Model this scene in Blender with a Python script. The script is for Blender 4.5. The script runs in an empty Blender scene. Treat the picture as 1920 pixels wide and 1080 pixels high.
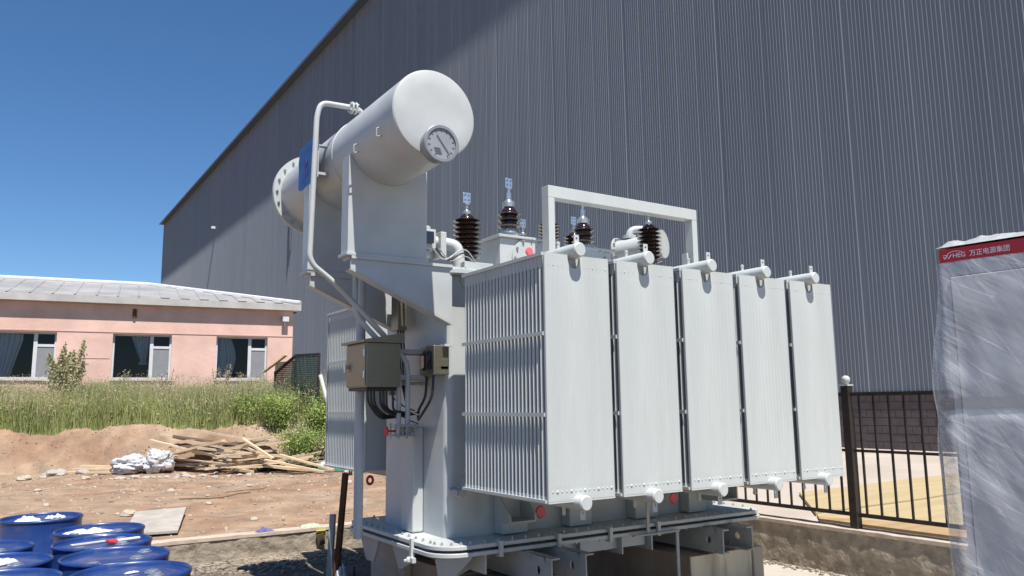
import bpy, math, random
from mathutils import Vector, Matrix, noise
import numpy as np
S = bpy.context.scene
C = S.collection
rnd = random.Random(7)
PI = math.pi

# ------------------------------------------------------------------ camera
cd = bpy.data.cameras.new('camera'); cam = bpy.data.objects.new('camera', cd); C.objects.link(cam)
cd.sensor_width = 36; cd.lens = 36 * 1479.44 / 1920; cd.clip_start = 0.05; cd.clip_end = 3000
yaw, pit, roll = math.radians(33.04), math.radians(8.39), math.radians(-.704)
F = Vector((math.sin(yaw)*math.cos(pit), math.cos(yaw)*math.cos(pit), math.sin(pit)))
R0 = Vector((math.cos(yaw), -math.sin(yaw), 0)); U0 = R0.cross(F)
Rv = R0*math.cos(roll) + U0*math.sin(roll); Uv = -R0*math.sin(roll) + U0*math.cos(roll)
m = Matrix((Rv, Uv, -F)).transposed().to_4x4(); m.translation = (0, 0, 1.66)
cam.matrix_world = m
S.camera = cam

# ------------------------------------------------------------------ light
SUN = Vector((-.062, -.432, .90)).normalized()
W = bpy.data.worlds.new('World'); S.world = W; W.use_nodes = True
wn = W.node_tree.nodes; wl = W.node_tree.links
sky = wn.new('ShaderNodeTexSky'); sky.sky_type = 'NISHITA'; sky.sun_disc = False
sky.sun_elevation = math.asin(SUN.z); sky.sun_rotation = math.atan2(SUN.x, SUN.y)
sky.altitude = 1200; sky.air_density = 1.0; sky.dust_density = .05; sky.ozone_density = 5.0
bg = wn['Background']; bg.inputs['Strength'].default_value = .080
hs_ = wn.new('ShaderNodeHueSaturation'); hs_.inputs['Saturation'].default_value = 1.14; hs_.inputs['Value'].default_value = 1.0
wl.new(sky.outputs[0], hs_.inputs['Color']); wl.new(hs_.outputs[0], bg.inputs['Color'])
sd = bpy.data.lights.new('sun', 'SUN'); sd.energy = 4.6; sd.angle = math.radians(.53); sd.color = (1, .955, .89)
so = bpy.data.objects.new('sun', sd); C.objects.link(so)
so.rotation_euler = SUN.to_track_quat('Z', 'Y').to_euler()
S.view_settings.view_transform = 'Standard'; S.view_settings.look = 'None'
S.view_settings.gamma = 1; S.view_settings.exposure = .70

# ------------------------------------------------------------------ materials
def mat(name, col, rough=.6, metal=0, var=.06, scale=6, bump=0, bscale=40, col2=None, c2lo=.5, c2hi=.7, c2scale=3, stretch=(1,1,1), spec=.5, detail=6, coat=0):
    M = bpy.data.materials.new(name); M.use_nodes = True
    n = M.node_tree.nodes; l = M.node_tree.links; b = n['Principled BSDF']
    b.inputs['Roughness'].default_value = rough; b.inputs['Metallic'].default_value = metal
    b.inputs['Specular IOR Level'].default_value = spec; b.inputs['Coat Weight'].default_value = coat
    tc = n.new('ShaderNodeTexCoord'); mp = n.new('ShaderNodeMapping'); mp.inputs['Scale'].default_value = stretch
    l.new(tc.outputs['Object'], mp.inputs['Vector'])
    nz = n.new('ShaderNodeTexNoise'); nz.inputs['Scale'].default_value = scale; nz.inputs['Detail'].default_value = detail
    l.new(mp.outputs[0], nz.inputs['Vector'])
    mr = n.new('ShaderNodeMapRange'); mr.inputs['From Min'].default_value = .3; mr.inputs['From Max'].default_value = .7
    mr.inputs['To Min'].default_value = 1-var; mr.inputs['To Max'].default_value = 1+var
    l.new(nz.outputs['Fac'], mr.inputs['Value'])
    mul = n.new('ShaderNodeMix'); mul.data_type = 'RGBA'; mul.blend_type = 'MULTIPLY'; mul.inputs['Factor'].default_value = 1
    l.new(mr.outputs[0], mul.inputs['B'])
    if col2:
        n2 = n.new('ShaderNodeTexNoise'); n2.inputs['Scale'].default_value = c2scale; n2.inputs['Detail'].default_value = 8; n2.inputs['Roughness'].default_value = .65
        l.new(mp.outputs[0], n2.inputs['Vector'])
        m2 = n.new('ShaderNodeMapRange'); m2.inputs['From Min'].default_value = c2lo; m2.inputs['From Max'].default_value = c2hi
        l.new(n2.outputs['Fac'], m2.inputs['Value'])
        mx = n.new('ShaderNodeMix'); mx.data_type = 'RGBA'
        mx.inputs['A'].default_value = (*col, 1); mx.inputs['B'].default_value = (*col2, 1)
        l.new(m2.outputs[0], mx.inputs['Factor']); l.new(mx.outputs['Result'], mul.inputs['A'])
    else:
        mul.inputs['A'].default_value = (*col, 1)
    l.new(mul.outputs['Result'], b.inputs['Base Color'])
    rr = n.new('ShaderNodeMapRange'); rr.inputs['From Min'].default_value = .3; rr.inputs['From Max'].default_value = .7
    rr.inputs['To Min'].default_value = max(0, rough-.08); rr.inputs['To Max'].default_value = min(1, rough+.08)
    l.new(nz.outputs['Fac'], rr.inputs['Value']); l.new(rr.outputs[0], b.inputs['Roughness'])
    if bump:
        nb = n.new('ShaderNodeTexNoise'); nb.inputs['Scale'].default_value = bscale; nb.inputs['Detail'].default_value = 5
        l.new(mp.outputs[0], nb.inputs['Vector'])
        bp = n.new('ShaderNodeBump'); bp.inputs['Strength'].default_value = 1; bp.inputs['Distance'].default_value = bump
        l.new(nb.outputs['Fac'], bp.inputs['Height']); l.new(bp.outputs[0], b.inputs['Normal'])
    return M

PAINT = mat('grey_machine_paint', (.46, .48, .475), .40, 0, .06, 5, .0006, 9, detail=4, col2=(.425,.435,.42), c2lo=.55, c2hi=.8, c2scale=2)
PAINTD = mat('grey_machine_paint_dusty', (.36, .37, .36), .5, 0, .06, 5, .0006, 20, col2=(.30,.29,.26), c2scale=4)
RADP = mat('radiator_paint', (.485, .51, .495), .45, 0, .05, 5, .0006, 12, stretch=(1,1,.15), col2=(.455,.47,.445), c2lo=.5, c2hi=.75, c2scale=7)
CLAD = mat('blue_grey_cladding', (.180, .202, .232), .42, .0, .06, 1.1, 0, 10, stretch=(1,1,.06), col2=(.165,.186,.216), c2scale=.3)
CLADT = mat('cladding_trim', (.10, .115, .14), .45)
BRICKW = mat('plinth_block', (.10, .075, .075), .85, 0, .25, 3, .004, 20)
STEELG = mat('galvanised_steel', (.42, .43, .44), .38, .6, .1, 20)
STAIN = mat('stainless_box', (.27, .245, .18), .38, .75, .06, 8, stretch=(1,1,8))
BROWN = mat('brown_glaze', (.026, .012, .010), .12, 0, .1, 5, spec=.7, coat=.6)
SILVER = mat('silver_metal', (.62, .63, .64), .3, .85, .05, 30)
BLACK = mat('black_rubber', (.018, .018, .02), .5, 0, .1, 10)
CABLE = mat('cable_sheath', (.022, .02, .02), .4, 0, .1, 10)
RED = mat('red_plastic', (.55, .04, .05), .45)
PINK = mat('pink_seal', (.75, .13, .16), .5)
GLASSD = mat('dark_window_glass', (.02, .022, .026), .06, 0, .1, 2, spec=.8)
DIAL = mat('dial_face', (.27, .285, .305), .3)  # dial and bezel greys have shade darkened into their colour
BEZEL = mat('gauge_bezel', (.26, .275, .29), .4, .3, .05, 20)
DIALM = mat('dial_print', (.10, .105, .115), .6)
BLUES = mat('blue_sheet', (.035, .115, .33), .5, 0, .15, 20)
BLUEM = mat('blue_marking', (.08, .06, .25), .5)
DRUM = mat('blue_drum_paint', (.014, .042, .17), .34, 0, .18, 5, .001, 14, coat=.2, col2=(.06,.085,.17), c2lo=.52, c2hi=.75, c2scale=9)
WHITEP = mat('white_plastic', (.60, .61, .63), .4, 0, .10, 20, .003, 30)
CLOTHW = mat('white_cloth', (.58, .58, .60), .8, 0, .08, 30, .004, 60)
PINKW = mat('pink_render', (.71, .475, .40), .9, 0, .10, 1.6, .006, 6, col2=(.62,.40,.325), c2lo=.45, c2hi=.75, c2scale=1.2)
TRIMW = mat('pale_trim', (.62, .57, .52), .7)
ROOFM = mat('roof_sheet', (.37, .36, .345), .42, .1, .10, 1.2, col2=(.32,.30,.275), c2scale=1.5)
ROOFE = mat('roof_edge', (.45, .43, .41), .5, 0, .12, 3)
UPVC = mat('white_window_frame', (.62, .62, .64), .4)
SCREEN = mat('fly_screen', (.24, .245, .26), .6, 0, .06, 8)
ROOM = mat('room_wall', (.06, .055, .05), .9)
DIRT = mat('red_dirt', (.33, .185, .11), .95, 0, .20, 2.2, .03, 7, col2=(.40, .26, .165), c2lo=.42, c2hi=.68, c2scale=.8)
RENDERW = mat('rough_render', (.29, .245, .19), .95, 0, .28, 9, .02, 16, col2=(.33, .27, .20), c2lo=.52, c2hi=.66, c2scale=14)
CAPM = mat('wall_top_cement', (.47, .38, .30), .92, 0, .12, 10, .004, 40)
CONC = mat('pale_concrete', (.42, .385, .33), .9, 0, .08, 1.2, .002, 50, col2=(.36,.32,.27), c2scale=2)
YSOIL = mat('yard_soil', (.13, .10, .075), .95, 0, .25, 4, .01, 14, col2=(.19,.15,.11), c2scale=2)
PAVE = mat('pale_pavement', (.42, .365, .31), .9, 0, .08, .8, .003, 20, col2=(.38,.32,.265), c2scale=.7)
TIMBER = mat('plinth_timber', (.64, .55, .40), .85, 0, .22, 3, .003, 30, stretch=(1,1,.15), col2=(.26,.19,.12), c2scale=5)
TIMBERD = mat('plinth_side', (.42, .31, .23), .9, 0, .2, 3, .004, 20)
PLY = mat('yellow_plywood', (.42, .335, .19), .75, 0, .10, 2, .001, 30, stretch=(.25,3,1), col2=(.38,.28,.15), c2scale=4)
PLYE = mat('orange_plywood', (.36, .245, .13), .8, 0, .14, 2, .001, 30, stretch=(.25,3,1))
WOODA = mat('weathered_plank', (.48, .38, .28), .9, 0, .3, 4, .002, 40, stretch=(6,6,.6))
WOODB = mat('fresh_plank', (.60, .46, .30), .85, 0, .2, 4, .002, 40, stretch=(6,6,.6))
WOODC = mat('dark_plank', (.18, .13, .10), .9, 0, .3, 4, .002, 40)
STONE = mat('pale_stone', (.42, .36, .29), .95, 0, .2, 9, .01, 14)
RUST = mat('rusty_steel', (.14, .055, .025), .85, .2, .4, 12, .002, 40, col2=(.06,.03,.02), c2scale=8)
IRON = mat('brown_black_paint', (.035, .028, .025), .45, .2, .2, 10)
BARK = mat('stem', (.16, .12, .07), .9)
CABP = mat('cabinet_grey', (.40, .41, .42), .45, 0, .03, 3)
REDB = mat('red_band', (.60, .02, .035), .4)
LETTER = mat('white_letters', (.95, .88, .90), .5)
GREYSL = mat('grey_board', (.36, .33, .29), .9, 0, .15, 6, .003, 30)
NETM = mat('black_green_net', (.02, .045, .03), .8, 0, .3, 30)
GREENN = mat('green_net', (.03, .14, .085), .8, 0, .3, 20, .01, 30)
YEL = mat('yellow_cuff', (.65, .62, .06), .7)

def leafmat(name, a, b, sc=1.5):
    M = bpy.data.materials.new(name); M.use_nodes = True
    n = M.node_tree.nodes; l = M.node_tree.links; p = n['Principled BSDF']; p.inputs['Roughness'].default_value = .65
    p.inputs['Specular IOR Level'].default_value = .25
    g = n.new('ShaderNodeNewGeometry'); cr = n.new('ShaderNodeValToRGB')
    cr.color_ramp.elements[0].color = (*a, 1); cr.color_ramp.elements[1].color = (*b, 1)
    tc = n.new('ShaderNodeTexCoord'); nz = n.new('ShaderNodeTexNoise'); nz.inputs['Scale'].default_value = sc; nz.inputs['Detail'].default_value = 4
    l.new(tc.outputs['Object'], nz.inputs['Vector'])
    ad = n.new('ShaderNodeMath'); ad.operation = 'MULTIPLY_ADD'; ad.inputs[1].default_value = .45
    l.new(g.outputs['Random Per Island'], ad.inputs[0])
    s2 = n.new('ShaderNodeMapRange'); s2.inputs['From Min'].default_value = .3; s2.inputs['From Max'].default_value = .7; s2.inputs['To Max'].default_value = .55
    l.new(nz.outputs['Fac'], s2.inputs['Value']); l.new(s2.outputs[0], ad.inputs[2])
    l.new(ad.outputs[0], cr.inputs['Fac']); l.new(cr.outputs['Color'], p.inputs['Base Color'])
    tr = n.new('ShaderNodeBsdfTranslucent'); l.new(cr.outputs['Color'], tr.inputs['Color'])
    mx = n.new('ShaderNodeMixShader'); mx.inputs[0].default_value = .3
    l.new(p.outputs[0], mx.inputs[1]); l.new(tr.outputs[0], mx.inputs[2]); l.new(mx.outputs[0], n['Material Output'].inputs['Surface'])
    return M
GRASS = leafmat('weed_green', (.19, .245, .07), (.50, .52, .23), .9)
GRASSD = leafmat('dry_seed_heads', (.38, .33, .20), (.62, .55, .38), 2)
LEAF = leafmat('bush_leaf', (.17, .26, .06), (.45, .54, .18), 2)
DRY = leafmat('pale_weed_leaf', (.32, .31, .16), (.55, .52, .33), 2)

def film():
    M = bpy.data.materials.new('plastic_film'); M.use_nodes = True
    n = M.node_tree.nodes; l = M.node_tree.links; p = n['Principled BSDF']
    p.inputs['Base Color'].default_value = (.72, .74, .78, 1); p.inputs['Roughness'].default_value = .22
    p.inputs['Specular IOR Level'].default_value = .8
    tr = n.new('ShaderNodeBsdfTransparent'); mx = n.new('ShaderNodeMixShader')
    tc = n.new('ShaderNodeTexCoord')
    def streak(rotx, scl, sc, lo, hi):
        m0 = n.new('ShaderNodeMapping'); m0.inputs['Rotation'].default_value = (rotx, 0, 0)
        mp = n.new('ShaderNodeMapping'); mp.inputs['Scale'].default_value = scl
        l.new(tc.outputs['Object'], m0.inputs['Vector']); l.new(m0.outputs[0], mp.inputs['Vector'])
        nz = n.new('ShaderNodeTexNoise'); nz.inputs['Scale'].default_value = sc; nz.inputs['Detail'].default_value = 3; nz.inputs['Distortion'].default_value = .6
        l.new(mp.outputs[0], nz.inputs['Vector'])
        a = n.new('ShaderNodeMath'); a.operation = 'SUBTRACT'; a.inputs[1].default_value = .5; l.new(nz.outputs['Fac'], a.inputs[0])
        b = n.new('ShaderNodeMath'); b.operation = 'ABSOLUTE'; l.new(a.outputs[0], b.inputs[0])
        r = n.new('ShaderNodeMapRange'); r.inputs['From Min'].default_value = 0; r.inputs['From Max'].default_value = hi
        r.inputs['To Min'].default_value = lo; r.inputs['To Max'].default_value = 0; l.new(b.outputs[0], r.inputs['Value'])
        return r.outputs[0], nz.outputs['Fac']
    s1, h1 = streak(-.62, (1, .5, 4.6), 2.4, .24, .026)
    s2, h2 = streak(-1.1, (1, .6, 4.5), 2.8, .13, .02)
    mxx = n.new('ShaderNodeMath'); mxx.operation = 'MAXIMUM'; l.new(s1, mxx.inputs[0]); l.new(s2, mxx.inputs[1])
    ad = n.new('ShaderNodeMath'); ad.operation = 'ADD'; ad.inputs[1].default_value = .30; ad.use_clamp = True; l.new(mxx.outputs[0], ad.inputs[0])
    l.new(ad.outputs[0], mx.inputs[0]); l.new(tr.outputs[0], mx.inputs[1]); l.new(p.outputs[0], mx.inputs[2])
    bp = n.new('ShaderNodeBump'); bp.inputs['Distance'].default_value = .009; bp.inputs['Strength'].default_value = .7
    hh = n.new('ShaderNodeMath'); hh.operation = 'ADD'; l.new(h1, hh.inputs[0]); l.new(h2, hh.inputs[1])
    l.new(hh.outputs[0], bp.inputs['Height']); l.new(bp.outputs[0], p.inputs['Normal'])
    l.new(mx.outputs[0], n['Material Output'].inputs['Surface'])
    return M
FILM = film()

def winglass():
    M = bpy.data.materials.new('window_glass'); M.use_nodes = True
    n = M.node_tree.nodes; l = M.node_tree.links
    gl = n.new('ShaderNodeBsdfGlossy'); gl.inputs['Roughness'].default_value = .02; gl.inputs['Color'].default_value = (.5, .5, .52, 1)
    tr = n.new('ShaderNodeBsdfTransparent'); tr.inputs['Color'].default_value = (.8, .82, .85, 1)
    fr = n.new('ShaderNodeFresnel'); fr.inputs['IOR'].default_value = 1.5; mx = n.new('ShaderNodeMixShader')
    l.new(fr.outputs[0], mx.inputs[0]); l.new(tr.outputs[0], mx.inputs[1]); l.new(gl.outputs[0], mx.inputs[2])
    l.new(mx.outputs[0], n['Material Output'].inputs['Surface'])
    return M
WGLASS = winglass()

# ------------------------------------------------------------------ mesh builder
ORG = {}
class MB:
    def __init__(s): s.v = []; s.f = []
    def add(s, vs, fs):
        k = len(s.v); s.v += [tuple(v) for v in vs]; s.f += [tuple(i+k for i in f) for f in fs]; return s
    def box(s, x0, x1, y0, y1, z0, z1):
        vs = [(x, y, z) for z in (z0, z1) for x, y in ((x0,y0),(x1,y0),(x1,y1),(x0,y1))]
        return s.add(vs, [(3,2,1,0),(4,5,6,7),(0,1,5,4),(1,2,6,5),(2,3,7,6),(3,0,4,7)])
    def obox(s, c, ax, ay, az):      # oriented box: centre + half axes
        c = Vector(c); ax = Vector(ax); ay = Vector(ay); az = Vector(az)
        vs = [c + sx*ax + sy*ay + sz*az for sz in (-1,1) for sx, sy in ((-1,-1),(1,-1),(1,1),(-1,1))]
        return s.add(vs, [(3,2,1,0),(4,5,6,7),(0,1,5,4),(1,2,6,5),(2,3,7,6),(3,0,4,7)])
    def prism(s, poly, axis, a, b):  # poly in the two other axes
        def P(p, t):
            return {'x': (t, p[0], p[1]), 'y': (p[0], t, p[1]), 'z': (p[0], p[1], t)}[axis]
        n = len(poly); vs = [P(p, a) for p in poly] + [P(p, b) for p in poly]
        return s.add(vs, [tuple(range(n-1, -1, -1)), tuple(range(n, 2*n))] + [(i, (i+1) % n, n+(i+1) % n, n+i) for i in range(n)])
    def tube(s, pts, r, n=10, caps=True, rr=None):
        pts = [Vector(p) for p in pts]; N = len(pts); rings = []
        up = None
        for i, p in enumerate(pts):
            d = (pts[min(i+1, N-1)] - pts[max(i-1, 0)]).normalized()
            if up is None:
                up = Vector((0, 0, 1)) if abs(d.z) < .9 else Vector((1, 0, 0))
            a = (up - d*up.dot(d)).normalized(); b = d.cross(a); up = a
            q = rr[i] if rr else r
            rings.append([p + q*(a*math.cos(t) + b*math.sin(t)) for t in [2*PI*k/n for k in range(n)]])
        vs = [v for g in rings for v in g]
        fs = [(i*n+k, i*n+(k+1) % n, (i+1)*n+(k+1) % n, (i+1)*n+k) for i in range(N-1) for k in range(n)]
        if caps: fs += [tuple(range(n-1, -1, -1)), tuple((N-1)*n+k for k in range(n))]
        return s.add(vs, fs)
    def cyl(s, p0, p1, r, n=20, r2=None): return s.tube([p0, p1], r, n, rr=[r, r if r2 is None else r2])
    def lathe(s, prof, o=(0,0,0), d=(0,0,1), n=28):
        o = Vector(o); d = Vector(d).normalized(); up = Vector((0,0,1)) if abs(d.z) < .9 else Vector((1,0,0))
        a = (up - d*up.dot(d)).normalized(); b = d.cross(a)
        vs = [o + d*h + r*(a*math.cos(2*PI*k/n) + b*math.sin(2*PI*k/n)) for r, h in prof for k in range(n)]
        N = len(prof)
        fs = [(i*n+k, i*n+(k+1) % n, (i+1)*n+(k+1) % n, (i+1)*n+k) for i in range(N-1) for k in range(n)]
        fs += [tuple(range(n-1, -1, -1)), tuple((N-1)*n+k for k in range(n))]
        return s.add(vs, fs)
    def bolt(s, p, d=(0,0,1), r=.012, h=.012):
        return s.lathe([(r, 0), (r, h), (r*.5, h*1.05), (r*.5, h*1.7)], p, d, 6)
    def build(s, name, m, parent=None, origin=None, smooth=False, bevel=0, ang=40):
        me = bpy.data.meshes.new(name)
        po = ORG.get(parent.name, Vector((0,0,0))) if parent else Vector((0,0,0))
        og = Vector(origin) if origin is not None else (po.copy() if parent else Vector((0,0,0)))
        if parent is None and origin is None and s.v:
            a = np.array(s.v); og = Vector(((a[:,0].min()+a[:,0].max())/2, (a[:,1].min()+a[:,1].max())/2, a[:,2].min()))
        me.from_pydata([(x-og.x, y-og.y, z-og.z) for x, y, z in s.v], [], s.f)
        me.materials.append(m)
        o = bpy.data.objects.new(name, me); C.objects.link(o); o.location = og - po; ORG[o.name] = og
        if parent: o.parent = parent
        if smooth:
            for p in me.polygons: p.use_smooth = True
            me.set_sharp_from_angle(angle=math.radians(ang))
        if bevel:
            b = o.modifiers.new('bevel', 'BEVEL'); b.width = bevel; b.segments = 2; b.limit_method = 'ANGLE'; b.angle_limit = math.radians(50)
            b.harden_normals = False
        return o

def empty(name, loc, label=None, cat=None, group=None):
    o = bpy.data.objects.new(name, None); C.objects.link(o); o.location = loc; o.empty_display_size = .2
    ORG[o.name] = Vector(loc); tag(o, label, cat, group); return o
def tag(o, label=None, cat=None, group=None, kind=None):
    if label: o['label'] = label
    if cat: o['category'] = cat
    if group: o['group'] = group
    if kind: o['kind'] = kind
    return o
def struct(o): o['kind'] = 'structure'; return o
def copy_tree(o, parent=None):
    c = o.copy(); C.objects.link(c); c.parent = parent
    for ch in list(o.children): copy_tree(ch, c)
    return c
def bend(pts, r=.06, n=6):
    """round the corners of a polyline"""
    pts = [Vector(p) for p in pts]; out = [pts[0]]
    for i in range(1, len(pts)-1):
        a, b, c = pts[i-1], pts[i], pts[i+1]
        q = min(r, (a-b).length*.48, (c-b).length*.48)
        p0 = b + (a-b).normalized()*q; p1 = b + (c-b).normalized()*q
        for k in range(n+1):
            t = k/n; out.append(p0*(1-t)**2 + b*2*t*(1-t) + p1*t*t)
    out.append(pts[-1]); return out

# ------------------------------------------------------------------ terrain
def ss(t): t = max(0, min(1, t)); return t*t*(3-2*t)
WX0, WX1, WY0, WY1 = 6.92, 7.12, 9.2, 9.38      # retaining walls
def gh(x, y, rough=True):
    if x < (WX0+WX1)/2 and y < (WY0+WY1)/2: return 0.
    if x >= (WX0+WX1)/2 and y < 14: return .405
    foot = 19.3 - .52*x
    if x < -8: foot = 19.3 + .52*8
    wob = .5*noise.noise((x*.6, 3.1, 0))
    t = ss((y - foot - wob)/1.25)
    right = ss((x-7.5)/3)
    z = .215 + .155*ss((y-9.3)/4) + (.97*t + .25*ss((y-foot-1)/5))*(1-right)
    if rough:
        near = ss((y-9.38)/1.2) if x < 7 else 0
        z += near*(.035*noise.noise((x*1.1, y*1.1, 0)) + .018*noise.noise((x*4, y*4, 1.3)))
        if .02 < t < .98: z += .20*noise.noise((x*1.9, y*1.9, z*2))*min(1, 4*t*(1-t)) + .09*noise.noise((x*5, y*5, 5)) - .05*abs(noise.noise((x*11, y*11, 8)))
    return z
def axis(lo, hi, a, b, fine, extra):
    v = list(np.arange(a, b, fine)); st = fine; q = b
    while q < hi: v.append(q); st *= 1.25; q += st
    v.append(hi); st = fine; q = a
    while q > lo: st *= 1.25; q -= st; v.append(max(q, lo))
    v += extra
    return sorted(set(round(float(t), 4) for t in v))
xs = axis(-900, 900, -1.5, 7.6, .09, [WX0+.05, WX1-.05])
ys = axis(-300, 900, 9.1, 24.5, .11, [WY0+.05, WY1-.05])
g = MB(); nx = len(xs)
for y in ys:
    for x in xs: g.v.append((x, y, gh(x, y)))
for j in range(len(ys)-1):
    for i in range(nx-1):
        k = j*nx+i; g.f.append((k, k+1, k+nx+1, k+nx))
DIRTG = mat('bare_red_soil', (.255, .158, .100), .95, 0, .26, 2.6, .05, 5, col2=(.31, .230, .160), c2lo=.42, c2hi=.64, c2scale=.9, detail=10)
struct(g.build('ground', DIRTG, origin=(0,0,0), smooth=True, ang=60))
struct(MB().box(4.4, WX0+.02, -4, WY0+.02, -.06, .006).build('yard_floor', CONC))
struct(MB().box(-14, 4.395, -4, WY0+.02, -.06, .005).build('yard_soil', YSOIL))  # soil by the wall; its dark unseen foreground was added to cut bounce
struct(MB().box(WX1-.02, 19.02, -12, 60, .2, .42).build('pavement', PAVE))

# retaining walls (rough rendered)
def rough_wall(name, x0, x1, y0, y1, z1, label):
    t = empty(name, ((x0+x1)/2, (y0+y1)/2, 0), label, 'wall')
    b = MB(); nu = int(max(x1-x0, y1-y0)/.06); nv = 8
    along = (x1-x0) > (y1-y0)
    for side in (0, 1):
        k = len(b.v)
        for i in range(nu+1):
            for j in range(nv+1):
                u = i/nu; z = z1*j/nv
                if along:
                    x = x0+(x1-x0)*u; y = (y0 if side == 0 else y1); d = .018*noise.noise((x*5, z*7, 2))+.01*noise.noise((x*14, z*14, 4))
                    y += -d if side == 0 else d
                else:
                    y = y0+(y1-y0)*u; x = (x0 if side == 0 else x1); d = .018*noise.noise((y*5, z*7, 2))+.01*noise.noise((y*14, z*14, 4))
                    x += -d if side == 0 else d
                b.v.append((x, y, z))
        b.f += [(k+i*(nv+1)+j, k+(i+1)*(nv+1)+j, k+(i+1)*(nv+1)+j+1, k+i*(nv+1)+j+1) for i in range(nu) for j in range(nv)]
    b.build('wall_body', RENDERW, t, smooth=True)
    cp = MB(); e = .012
    if along:
        for i in range(0, nu):
            pass
    k = 0; N = nu
    for i in range(N+1):
        u = i/N
        for side in (0, 1):
            for zz in (z1-.012, z1+.022):
                j = .006*noise.noise((u*N*.5, side*7, 3)); zq = zz + (.006*noise.noise((u*N*.3, side*3, 9)) if zz > z1 else 0)
                if along: cp.v.append((x0+(x1-x0)*u, (y0-e-j) if side == 0 else (y1+e+j), zq))
                else: cp.v.append(((x0-e-j) if side == 0 else (x1+e+j), y0+(y1-y0)*u, zq))
    for i in range(N):
        a = i*4; c = a+4
        cp.f += [(a, c, c+1, a+1), (a+1, c+1, c+3, a+3), (a+3, c+3, c+2, a+2), (a+2, c+2, c, a)]
    cp.f += [(0, 1, 3, 2), (4*N, 4*N+2, 4*N+3, 4*N+1)]
    cp.build('wall_cap', CAPM, t, smooth=True)
    return t
rough_wall('retaining_wall', -14, WX1, WY0, WY1, .25, 'low rough cement wall between the red dirt yard and the blue drums')
rough_wall('retaining_wall', WX0, WX1, -3, WY0-.014, .42, 'low rough cement wall carrying the iron fence')

# ------------------------------------------------------------------ big building
bd = empty('factory_building', (19, 60, .42), 'huge blue-grey metal clad industrial hall filling the background', 'building')
cl = MB(); pitch = .113; y = -6.0; i = 0; X = 19.0; Z0, Z1 = 1.86, 28.42; YE = 122.7
prof = []
while y < YE-.2:
    ph_ = noise.noise((i//8*.77, 4.2, 0)); h = .024 + .004*ph_ if i % 8 else .017+.006*ph_
    if i % 40 == 0: h = .010
    prof += [(X, y), (X, y+.070), (X-h, y+.076), (X-h, y+.096), (X, y+.104)]
    y += pitch; i += 1
prof.append((X, YE))
for (px, py) in prof: cl.v += [(px, py, Z0), (px, py, Z1)]
cl.f = [(2*k, 2*k+2, 2*k+3, 2*k+1) for k in range(len(prof)-1)]
cl.build('side_cladding', CLAD, bd)
bw = MB(); row = 0; z = .42          # block plinth with joints modelled
while z < 1.80:
    zz = min(z+.195, 1.84); yy = -6 - (.2 if row % 2 else 0)
    while yy < 60:
        bw.box(X-.02 + .006*rnd.random(), X+.2, yy, yy+.388, z, zz-.012); yy += .4
    z += .2; row += 1
bw.box(X, X+.25, -6, 60, .42, 1.84); bw.build('block_plinth', BRICKW, bd)
MB().box(X-.05, X+.3, -6, 122.7, 1.83, 1.87).build('drip_flashing', CLADT, bd)
MB().box(X+.26, X+50, -6, YE-.03, .42, Z1-.01).build('hall_body', CLADT, bd)
rf = MB(); rf.prism([(X-.57, Z1+.02), (X-.57, Z1+.12), (X+25, Z1+2.4), (X+51, Z1+.1), (X+51, Z1)], 'y', -7, YE+.45)
rf.build('roof', mat('roof_painted_shade', (.055,.08,.115), .6), bd)  # shaded wall's dark blue put into the roof colour to hide the soffit
MB().box(X-.61, X-.568, -7, YE+.5, Z1-.06, Z1+.16).build('eave_gutter', CLADT, bd)
MB().box(X-.04, X+.2, YE-.14, YE+.02, 1.87, Z1).build('corner_trim', CLADT, bd)
lm = MB().box(X-.5, X, 88.5, 88.8, 21.1, 21.35); lm.build('wall_lamp', WHITEP, bd)
MB().cyl((X-.1, 61.5, 14), (X-.1, 61.5, 18.4), .07).build('downpipe', CLADT, bd)

# ------------------------------------------------------------------ pink house
u = Vector((.992, -.124, 0)).normalized(); nv = Vector((.124, .992, 0)).normalized(); hp = Vector((3.76, 23.8, 0))
hs = empty('pink_house', (3.76, 23.8, 1.5), 'low pink rendered house with a pale metal roof and curtained windows', 'house')
def hb(b, s0, s1, d0, d1, z0, z1):     # box in house coordinates (s along facade, d depth, z)
    c = hp + u*((s0+s1)/2) + nv*((d0+d1)/2) + Vector((0,0,(z0+z1)/2))
    return b.obox(c, u*((s1-s0)/2), nv*((d1-d0)/2), Vector((0,0,(z1-z0)/2)))
S1 = 3.60; SL = -13.5; HB = 1.0; SILL = 2.47; TOP = 3.70; EV = 4.49
wins = [(-3.83-.13, -2.53), (-1.20, .28), (1.46, 2.88), (-6.75, -5.3), (-9.5, -8.05)]
wl_ = MB(); cuts = sorted(wins)
hb(wl_, SL, S1, 0, .28, HB, SILL); hb(wl_, SL, S1, 0, .28, TOP, EV+.15)
p = SL
for a, b_ in cuts: hb(wl_, p, a, 0, .28, SILL, TOP); p = b_
hb(wl_, p, S1, 0, .28, SILL, TOP)
hb(wl_, S1-.28, S1, .28, 7, HB, EV+.15); hb(wl_, SL, SL+.28, .28, 7, HB, EV+.15); hb(wl_, SL, S1, 7, 7.28, HB, EV+.15)
wl_.build('wall', PINKW, hs)
st = MB(); hb(st, SL-.0, S1+.012, -.012, .0, TOP+.03, TOP+.05); hb(st, -2.5, -1.25, -.008, 0, 3.02, 3.035); st.build('render_seam', mat('render_seam', (.48,.31,.26), .9), hs)
dk = MB(); hb(dk, SL+.3, S1-.3, 2.9, 3.0, HB+.3, EV); hb(dk, SL+.3, S1-.3, .29, 2.9, 1.7, 1.75); hb(dk, SL+.3, S1-.3, .29, 2.9, EV-.05, EV); dk.build('room_interior', ROOM, hs)
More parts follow.
